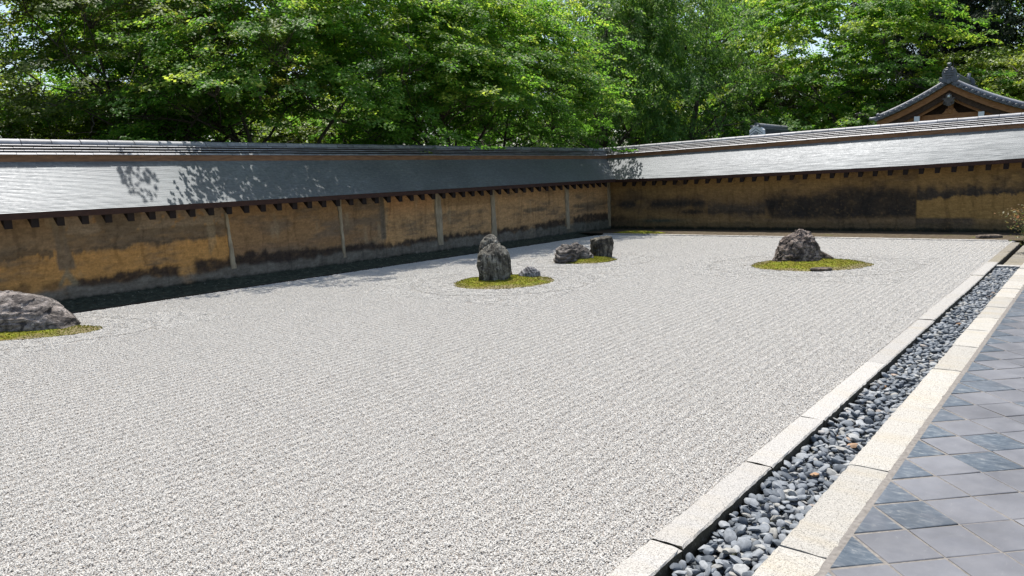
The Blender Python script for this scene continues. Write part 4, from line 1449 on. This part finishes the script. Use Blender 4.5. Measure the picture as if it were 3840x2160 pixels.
    for x_, nm in ((-0.12, 'ridge_end_tile'), (L - 0.12, 'ridge_end_tile')):
        poly = [(-0.30, ZA - 0.02), (-0.34, ZA + 0.06), (-0.30, ZA + 0.13), (-0.22, ZA + 0.12), (-0.24, ZA + 0.26), (-0.19, ZA + 0.40), (-0.10, ZA + 0.47), (0.10, ZA + 0.47), (0.19, ZA + 0.40), (0.24, ZA + 0.26), (0.22, ZA + 0.12), (0.30, ZA + 0.13), (0.34, ZA + 0.06), (0.30, ZA - 0.02), (0.12, ZA - 0.08), (-0.12, ZA - 0.08)]
        b = MB(); b.prism(poly, x_ - 0.05, x_ + 0.09, 'x')
        en = obj(nm, b.mesh(nm, M['dark_tile'], bevel=0.012), root)
        if x_ < 0:
            b = MB(); b.tube([(x_ - 0.10, 0, ZA - 0.05), (x_ - 0.04, 0, ZA - 0.05)], [0.07, 0.095], 14)
            obj('round_boss', b.mesh('round_boss', M['dark_tile']), en)
            for (yy, z_, w, h) in ((-0.09, 0.30, 0.07, 0.035), (0.09, 0.30, 0.07, 0.035), (0, 0.20, 0.13, 0.03), (0, 0.12, 0.10, 0.03), (-0.09, 0.38, 0.05, 0.03), (0.09, 0.38, 0.05, 0.03)):
                b = MB(); b.box(x_ - 0.085, x_ - 0.045, yy - w / 1, yy + w / 1, ZA + z_ - h, ZA + z_ + h * 0.4)
                obj('carved_feature', b.mesh('carved_feature', M['dark_tile'], bevel=0.008), en)
            b = MB(); b.tube([(x_ + 0.0, 0, ZA + 0.44), (x_ - 0.04, 0, ZA + 0.52), (x_ - 0.10, 0, ZA + 0.60)], [0.05, 0.055, 0.07], 10)
            obj('crest_roll', b.mesh('crest_roll', M['dark_tile'], True), en)
    b = MB(); b.tube([(L - 0.2, 0, ZA + 0.36), (L - 0.1, 0, ZA + 0.62)], 0.07, 8)
    obj('far_crest_roll', b.mesh('far_crest_roll', M['ridge_tile'], True), root)
    # posts below
    for px_ in (0.5, L - 0.6):
        for py_ in (-1.3, 1.3):
            obj('post', MB().box(px_ - .13, px_ + .13, py_ - .13, py_ + .13, -0.55, 3.6).mesh('post', M['gate_wood']), root)
    obj('panel_wall', MB().box(0.52, 0.58, -1.2, 1.2, -0.55, 3.4).mesh('panel_wall', M['white']), root)


build_gate()


def build_small_roof():
    gx, gy = 30.0, 11.4
    root = thing('tiled_roof_gate', 'small grey tiled ridge with white plaster gable end and dark crest behind the wall', 'roof', (gx, gy, -0.10))
    L = 4.6
    b = MB(); b.prism([(-0.30, 3.50), (0.27, 3.50), (0.27, 3.74), (0.13, 3.88), (-0.01, 3.97), (-0.15, 3.88), (-0.29, 3.74)], 0.0, 0.25, 'x')
    gp = obj('gable_plaster', b.mesh('gable_plaster', M['white'], bevel=0.008), root)
    for k, (zt, hw) in enumerate(((3.80, 0.29), (3.70, 0.30))):
        for s in (-1, 1):
            b = MB(); b.prism([(0, zt), (0, zt - 0.022), (s * hw, zt - 0.222), (s * hw, zt - 0.20)], -0.012, 0.002, 'x')
            obj('chevron_band', b.mesh('chevron_band', M['dark_tile']), gp)
    b = MB(); b.tube([(-0.02, 0, 3.60), (0.0, 0, 3.60)], 0.085, 20)
    cr = obj('crest', b.mesh('crest', M['dark_tile']), gp)
    for dz in (0.028, -0.024):
        b = MB(); b.box(-0.028, -0.018, -0.06, 0.06, 3.60 + dz - 0.009, 3.60 + dz + 0.009)
        obj('crest_bar', b.mesh('crest_bar', M['white']), cr)
    for (yy, zz) in ((0, 3.97), (-0.17, 3.89), (0.17, 3.89)):
        b = MB(); b.tube([(-0.06, yy, zz), (0.3, yy, zz)], 0.055, 12)
        obj('end_roll', b.mesh('end_roll', M['dark_tile']), gp)
    b = MB(); b.tube([(0.25, 0, 3.93), (L, 0, 3.93)], 0.085, 10)
    obj('ridge_roll', b.mesh('ridge_roll', M['ridge_tile'], True), root)
    for k in range(5):
        w = 0.15 + 0.018 * k
        z0 = 3.84 - 0.06 * k
        b = MB(); b.box(0.25, L, -w, w, z0 - 0.042, z0)
        obj('ridge_course', b.mesh('ridge_course', M['dark_tile'] if k else M['ridge_tile']), root)
    obj('ridge_core', MB().box(0.26, L - 0.05, -0.13, 0.13, 3.45, 3.86).mesh('ridge_core', M['dark_tile']), root)
    obj('gable_plaster', MB().box(L, L + 0.06, -0.1, 0.1, 3.5, 3.98).mesh('gable_plaster', M['white']), root)
    for s in (-1, 1):
        b = MB(); b.add([(-0.1, 0, 3.52), (L, 0, 3.52), (L, s * 1.5, 2.75), (-0.1, s * 1.5, 2.75), (-0.1, 0, 3.46), (L, 0, 3.46), (L, s * 1.5, 2.69), (-0.1, s * 1.5, 2.69)], [(0, 1, 2, 3), (7, 6, 5, 4), (0, 3, 7, 4), (1, 5, 6, 2), (2, 6, 7, 3), (0, 4, 5, 1)])
        obj('roof_slope', b.mesh('roof_slope', M['dark_tile']), root)
    obj('wall', MB().box(0.4, L - 0.4, -0.7, 0.7, -0.55, 2.9).mesh('wall', M['gate_wood']), root)


build_small_roof()

# ------------------------------------------------------------------ trees
def leaf_mesh(name, base, axis, normal, length, width, tint, mat, fold=0.18):
    """one bent rhombic leaf per row; base (n,3)"""
    n = len(base)
    axis = axis / (np.linalg.norm(axis, axis=1)[:, None] + 1e-9)
    side = np.cross(normal, axis)
    side /= (np.linalg.norm(side, axis=1)[:, None] + 1e-9)
    nrm = np.cross(axis, side)
    Lh = length[:, None]; Wd = width[:, None]
    p0 = base
    p1 = base + axis * Lh * 0.45 + side * Wd * 0.5 - nrm * Wd * fold
    p2 = base + axis * Lh - nrm * Lh * 0.12
    p3 = base + axis * Lh * 0.45 - side * Wd * 0.5 - nrm * Wd * fold
    V = np.stack([p0, p1, p2, p3], 1).reshape(-1, 3)
    Fq = (np.array([[0, 1, 2], [0, 2, 3]])[None] + (np.arange(n) * 4)[:, None, None]).reshape(-1, 3)
    return mesh_np(name, V, Fq, mat, attrs={'tint': np.repeat(tint, 4)})


def curve(p, d, L, n, rng, wob, lift):
    pts = [np.array(p, float)]
    d = np.array(d, float); d /= np.linalg.norm(d)
    for i in range(n):
        d = d + rng.normal(0, wob, 3) + np.array([0, 0, lift])
        d /= np.linalg.norm(d)
        pts.append(pts[-1] + d * L / n)
    return pts


def make_tree(seed, H, crown_z0, rad, n_spray, leaves, leaf_len, mat, style='maple', stems=1, trunk_r=0.16, lean=(0, 0), clump=46, squash=1.0, top_bias=0.0):
    """returns (trunk mesh, crown mesh) around the origin"""
    rng = np.random.default_rng(seed)
    tb = MB()
    nodes = []
    limb_starts = []
    for s in range(stems):
        a = rng.uniform(0, 6.28)
        d0 = (lean[0] + (0.38 * math.cos(a) if stems > 1 else 0), lean[1] + (0.38 * math.sin(a) if stems > 1 else 0), 1)
        pts = curve((0.12 * math.cos(a) * (stems > 1), 0.12 * math.sin(a) * (stems > 1), -0.6), d0, H * (0.82 if stems == 1 else 0.74), 12, rng, 0.07, 0.03)
        r = trunk_r * (1 if stems == 1 else 0.72)
        rads = [r * (1.25 if i == 0 else (1 - 0.88 * i / 12)) for i in range(13)]
        tb.tube(pts, rads, 8)
        nodes += pts[3:]
        nl = 9 if stems == 1 else 6
        for k in range(nl):
            t_ = rng.uniform(0.28, 0.95)
            i = int(t_ * 12)
            p = pts[i]
            az = rng.uniform(0, 6.28) if style != 'cedar' else k * 2.4
            up_ = rng.uniform(0.25, 0.9) if style != 'cedar' else rng.uniform(-0.15, 0.15)
            Lb = rad * rng.uniform(0.6, 1.0) * (1.0 if style != 'cedar' else (1.1 - t_))
            bp = curve(p, (math.cos(az), math.sin(az), up_), Lb, 7, rng, 0.13, -0.01)
            rb_ = rads[i] * 0.55 + 0.012
            tb.tube(bp, [rb_ * (1 - 0.85 * j / 7) + 0.004 for j in range(8)], 6, cap=False)
            nodes += bp[2:]
            for _ in range(3):
                j = rng.integers(2, 7)
                az2 = az + rng.normal(0, 0.9)
                cp = curve(bp[j], (math.cos(az2), math.sin(az2), rng.uniform(-0.1, 0.6)), Lb * 0.55, 5, rng, 0.16, 0)
                tb.tube(cp, [rb_ * 0.42 * (1 - 0.85 * q / 5) + 0.003 for q in range(6)], 5, cap=False)
                nodes += cp[1:]
    nodes = np.array(nodes)
    # clump centres in the crown volume
    zc = (crown_z0 + H) / 2; hz = (H - crown_z0) / 2
    C = []
    while len(C) < clump:
        q = rng.uniform(-1, 1, 3)
        rr_ = math.hypot(q[0], q[1])
        if rr_ > 1 or rr_ < 0.30 and q[2] < 0.5:
            continue
        t_ = (q[2] + 1) / 2
        w = (1.05 - t_) if style == 'cedar' else math.sqrt(max(0.04, 1 - t_ ** 1.5)) * (0.86 + 0.14 * min(1, t_ * 6))
        C.append(np.array([q[0] * w * rad, q[1] * w * rad, q[2] * hz]) + (lean[0] * H * 0.4, lean[1] * H * 0.4, zc))
    C = np.array(C)
    cs = rng.integers(0, len(C), n_spray)
    if style == 'cedar':
        S = C[cs] + rng.normal(0, 1, (n_spray, 3)) * np.array([0.30, 0.30, 0.15]) * rad * 0.72
    else:
        # flat shelves: each clump is a bough that runs outwards, droops and widens
        ca = np.arctan2(C[:, 1], C[:, 0])
        cr = np.stack([np.cos(ca), np.sin(ca), np.zeros(len(C))], -1)
        ct = np.stack([-np.sin(ca), np.cos(ca), np.zeros(len(C))], -1)
        ra = rng.normal(0, 0.27, n_spray) * rad
        ta = rng.normal(0, 0.19, n_spray) * rad
        va = rng.normal(0, 0.05 if style == 'maple' else 0.10, n_spray) * rad - 0.22 * ra - 0.10 * np.abs(ta)
        S = C[cs] + cr[cs] * ra[:, None] + ct[cs] * ta[:, None]
        S[:, 2] += va
    S[:, 2] = np.clip(S[:, 2], crown_z0 - 0.3, H + 0.4)
    ctr = np.array((lean[0] * H * 0.4, lean[1] * H * 0.4, zc - 0.4 * hz))
    out = S - ctr
    out[:, 2] *= 0.25
    out /= np.linalg.norm(out, axis=1)[:, None] + 1e-9
    az = np.arctan2(out[:, 1], out[:, 0]) + rng.normal(0, 0.5, n_spray)
    droop = {'maple': -0.16, 'broad': -0.55, 'cedar': -0.35}[style] + rng.normal(0, 0.14, n_spray)
    O = np.stack([np.cos(az) * np.cos(droop), np.sin(az) * np.cos(droop), np.sin(droop)], -1)
    T = np.stack([-np.sin(az), np.cos(az), rng.normal(0, 0.12, n_spray)], -1)
    Nn = np.cross(O, T); Nn /= np.linalg.norm(Nn, axis=1)[:, None]
    # twigs back to the skeleton
    for i in range(0, n_spray, max(1, n_spray // 420)):
        d = np.linalg.norm(nodes - S[i], axis=1)
        j = int(np.argmin(d))
        if d[j] < 1.8:
            mid = (nodes[j] + S[i]) / 2 + rng.normal(0, 0.08, 3)
            tb.tube([nodes[j], mid, S[i], S[i] + O[i] * 0.4], [0.012, 0.009, 0.006, 0.003], 3, cap=False)
    # leaves on sprays
    k = leaves
    n = n_spray * k
    si = np.repeat(np.arange(n_spray), k)
    slen = np.repeat(rng.uniform(0.55, 1.15, n_spray), k) * (1.0 if style != 'cedar' else 0.8)
    u = rng.random(n) ** 0.8
    w = rng.uniform(-1, 1, n) * (0.42 * slen * (1 - 0.75 * u) + 0.03)
    if style == 'broad':
        w *= 0.6
    hgt = rng.normal(0, 0.045 if style == 'maple' else 0.08, n) - 0.16 * (u ** 2) * slen
    B = S[si] + O[si] * (u * slen)[:, None] + T[si] * w[:, None] + Nn[si] * hgt[:, None]
    B[:, 2] = np.maximum(B[:, 2], crown_z0 - 0.5)
    ang = rng.normal(0, 0.8, n) + np.sign(w) * 0.5
    ax = O[si] * np.cos(ang)[:, None] + T[si] * np.sin(ang)[:, None]
    ax[:, 2] -= rng.uniform(0.0, 0.5 if style == 'maple' else 1.0, n)
    nm = Nn[si] + rng.normal(0, 0.38 if style == 'maple' else 0.6, (n, 3))
    ln = leaf_len * rng.uniform(0.65, 1.25, n)
    wd = ln * ({'maple': 0.85, 'broad': 0.5, 'cedar': 0.28}[style])
    ctint = rng.uniform(-0.16, 0.16, len(C))[cs][si] + rng.normal(0, 0.07, n_spray)[si]
    tint = np.clip(0.46 + 1.35 * ctint + rng.normal(0, 0.13, n) + 0.30 * np.clip(u - 0.75, 0, 1) * 2 + 0.12 * (B[:, 2] - zc) / hz, 0, 1)
    return tb.mesh('trunk', M['bark'], True), leaf_mesh('crown', B, ax, nm, ln, wd, tint, mat)


TREES = {}
TREES['maple_a'] = make_tree(1, 8.8, 3.5, 3.9, 960, 74, 0.098, M['maple'], 'maple', 3, 0.17, (0, -0.10), 56)
TREES['maple_b'] = make_tree(2, 8.8, 4.5, 3.7, 800, 74, 0.098, M['maple'], 'maple', 2, 0.16, (0.03, -0.10), 46)
TREES['olive'] = make_tree(3, 9.8, 4.5, 3.8, 680, 70, 0.10, M['olive'], 'maple', 2, 0.19, (-0.05, 0), 42)
TREES['broad'] = make_tree(4, 12.0, 3.4, 3.6, 1050, 48, 0.14, M['broad'], 'broad', 1, 0.24, (0.02, 0), 60)
TREES['green_far'] = make_tree(5, 11.5, 2.6, 4.4, 760, 52, 0.15, M['maple'], 'maple', 2, 0.28, (0, 0.03), 50)
TREES['lime'] = make_tree(6, 6.2, 2.0, 3.2, 640, 52, 0.12, M['lime'], 'maple', 2, 0.12, (0, 0), 36)
TREES['cedar'] = make_tree(7, 20.0, 6.0, 4.0, 1100, 40, 0.26, M['cedar'], 'cedar', 1, 0.36, (0, 0), 70)


def tree(kind, name, x, y, rot, sc, label, group, cat='tree', z=-0.55 + 0.5, sz=None):
    tr, cr = TREES[kind]
    t_ = thing(name, label, cat, (x, y, z), rot, group)
    t_.scale = (sc, sc, sz or sc)
    obj('trunk', tr, t_)
    obj('crown', cr, t_)
    return t_


G1, G2, G3 = 'maples along the back of the ochre wall', 'trees beyond the dark wall', 'woodland trees in the distance'
tree('olive', 'broadleaf_tree', 4.2, 23.4, 0.4, 1.0, 'brownish green tree at the far left, set back from the wall', G1)
tree('olive', 'broadleaf_tree', 9.9, 21.2, 2.2, 0.98, 'olive tree with a dark double trunk, left of centre behind the wall', G1)
tree('maple_b', 'maple_tree', 10.0, 23.6, 1.2, 0.9, 'slim maple with sky showing through, behind the olive tree', G1)
tree('maple_a', 'maple_tree', 12.7, 18.75, 0.0, 1.0, 'spreading maple whose dark stems fork just above the shaded roof', G1)
tree('maple_b', 'maple_tree', 16.2, 18.2, 0.4, 1.0, 'dense green maple between the forked maple and the overhanging one', G1)
tree('maple_a', 'maple_tree', 19.4, 18.1, 0.3, 1.0, 'large maple with layered boughs hanging down over the roof ridge', G1)
tree('maple_b', 'maple_tree', 22.6, 18.4, 0.0, 1.0, 'maple at the right end of the row, boughs reaching to the wall corner', G1)
tree('broad', 'broadleaf_tree', 31.2, 18.9, 0.5, 1.0, 'tall tree with dark straight trunk standing just past the wall corner', G2)
tree('broad', 'broadleaf_tree', 33.6, 16.4, 2.6, 0.98, 'tall tree with drooping leaves and bright right edge, right of the corner', G2)
tree('green_far', 'maple_tree', 39.0, 12.6, 0.8, 0.95, 'open maple with forked pale branches above the small tiled roof', G2)
tree('green_far', 'maple_tree', 38.5, 8.6, 3.1, 0.88, 'green maple left of the gate roof', G2)
tree('cedar', 'cedar_tree', 45.5, 8.2, 0.0, 1.0, 'tall dark cedar rising behind the gate roof ridge', G2)
tree('cedar', 'cedar_tree', 46.0, 3.0, 2.0, 1.05, 'dark cedar at the upper right corner', G2)
tree('lime', 'maple_tree', 41.5, 5.0, 0.3, 1.15, 'yellow green maple directly behind the gate ridge', G2)
tree('lime', 'maple_tree', 39.5, 1.6, 2.4, 1.05, 'yellow green maple at the right edge behind the gate roof', G2)
tree('lime', 'maple_tree', 19.6, 26.2, 1.0, 0.93, 'sunlit yellow green tree low between dark trunks above the shaded ridge', G3)
tree('lime', 'maple_tree', 37.5, 23.0, 3.0, 1.25, 'bright yellow green tree behind the dark straight trunk past the corner', G3)
tree('lime', 'maple_tree', 44.0, 15.3, 5.0, 1.3, 'bright yellow green tree low behind the small tiled roof', G3)
tree('lime', 'maple_tree', 7.6, 27.0, 4.0, 0.95, 'sunlit yellow green tree low behind the far left tree', G3)
tree('lime', 'maple_tree', 12.0, 26.6, 2.0, 0.93, 'sunlit yellow green tree low behind the slim maple', G3)
far = [('green_far', 2.5, 29.0, 1.0), ('green_far', 7.0, 37.0, 0.9), ('olive', 18.0, 34.0, 1.15), ('green_far', 24.5, 32.5, 1.0), ('green_far', 28.0, 36.0, 1.1), ('broad', 27.0, 25.5, 0.95),
       ('green_far', 37.0, 29.0, 1.05), ('broad', 45.0, 24.5, 1.1), ('green_far', 49.0, 17.0, 1.15), ('broad', 50.0, 20.0, 1.2), ('green_far', 52.0, 7.0, 1.15), ('green_far', 54.0, 0.0, 1.2), ('cedar', 56.0, 10.5, 1.0), ('green_far', 46.0, 27.0, 1.2), ('olive', 3.5, 36.0, 1.2), ('green_far', 20.0, 42.0, 1.2), ('cedar', 44.0, 38.0, 0.95)]
far_lab = ['woodland maple far back at the left edge', 'woodland maple far behind the slim maple at left', 'brownish woodland tree far behind the forked maple', 'woodland maple far behind the dense green maple', 'woodland maple far behind the overhanging boughs',
           'drooping evergreen close behind the last maple of the row', 'woodland maple far behind the corner, left of the dark straight trunk', 'drooping evergreen far behind the dark straight trunk', 'woodland maple far behind the tree with the bright right edge',
           'drooping evergreen far back, left of the open forked maple', 'woodland maple far behind the tall cedar', 'woodland maple far behind the cedar in the upper right corner', 'distant dark cedar above the small tiled roof', 'woodland maple far back above the wall corner', 'brownish woodland tree farthest back at the left',
           'woodland maple farthest back behind the forked maple', 'distant dark cedar behind the dark straight trunk']
for i, (k, x, y, s) in enumerate(far):
    tree(k, {'green_far': 'maple_tree', 'broad': 'broadleaf_tree', 'olive': 'broadleaf_tree', 'cedar': 'cedar_tree'}[k], x, y, i * 1.7, s, far_lab[i], G3)

# red-tipped sapling at the right edge
rng = np.random.default_rng(90)
tb = MB()
nodes = []
for s in range(7):
    a = s * 0.9
    pts = curve((0, 0, 0), (0.45 * math.cos(a), 0.45 * math.sin(a), 1), rng.uniform(0.6, 1.15), 7, rng, 0.1, 0.0)
    tb.tube(pts, [0.010 - 0.001 * i for i in range(8)], 5)
    nodes += pts[2:]
nodes = np.array(nodes)
n = 900
B = nodes[rng.integers(0, len(nodes), n)] + rng.normal(0, 0.11, (n, 3)) * [1, 1, 0.5]
az = rng.uniform(0, 6.28, n)
ax = np.stack([np.cos(az), np.sin(az), rng.normal(-0.2, 0.3, n)], -1)
nm = np.stack([rng.normal(0, .4, n), rng.normal(0, .4, n), np.ones(n)], -1)
sap = thing('maple_sapling', 'small maple sapling with red-tipped leaves at the right edge by the dark wall', 'shrub', (20.2, 1.30, 0.0))
sap.scale = (1.2, 1.2, 1.15)
obj('stem', tb.mesh('stem', M['bark'], True), sap)
obj('foliage', leaf_mesh('foliage', B, ax, nm, rng.uniform(0.04, 0.075, n), rng.uniform(0.025, 0.05, n), np.clip(rng.normal(0.12, 0.2, n) + (B[:, 2] - 0.35) * 0.6, 0, 1), M['redleaf']), sap)
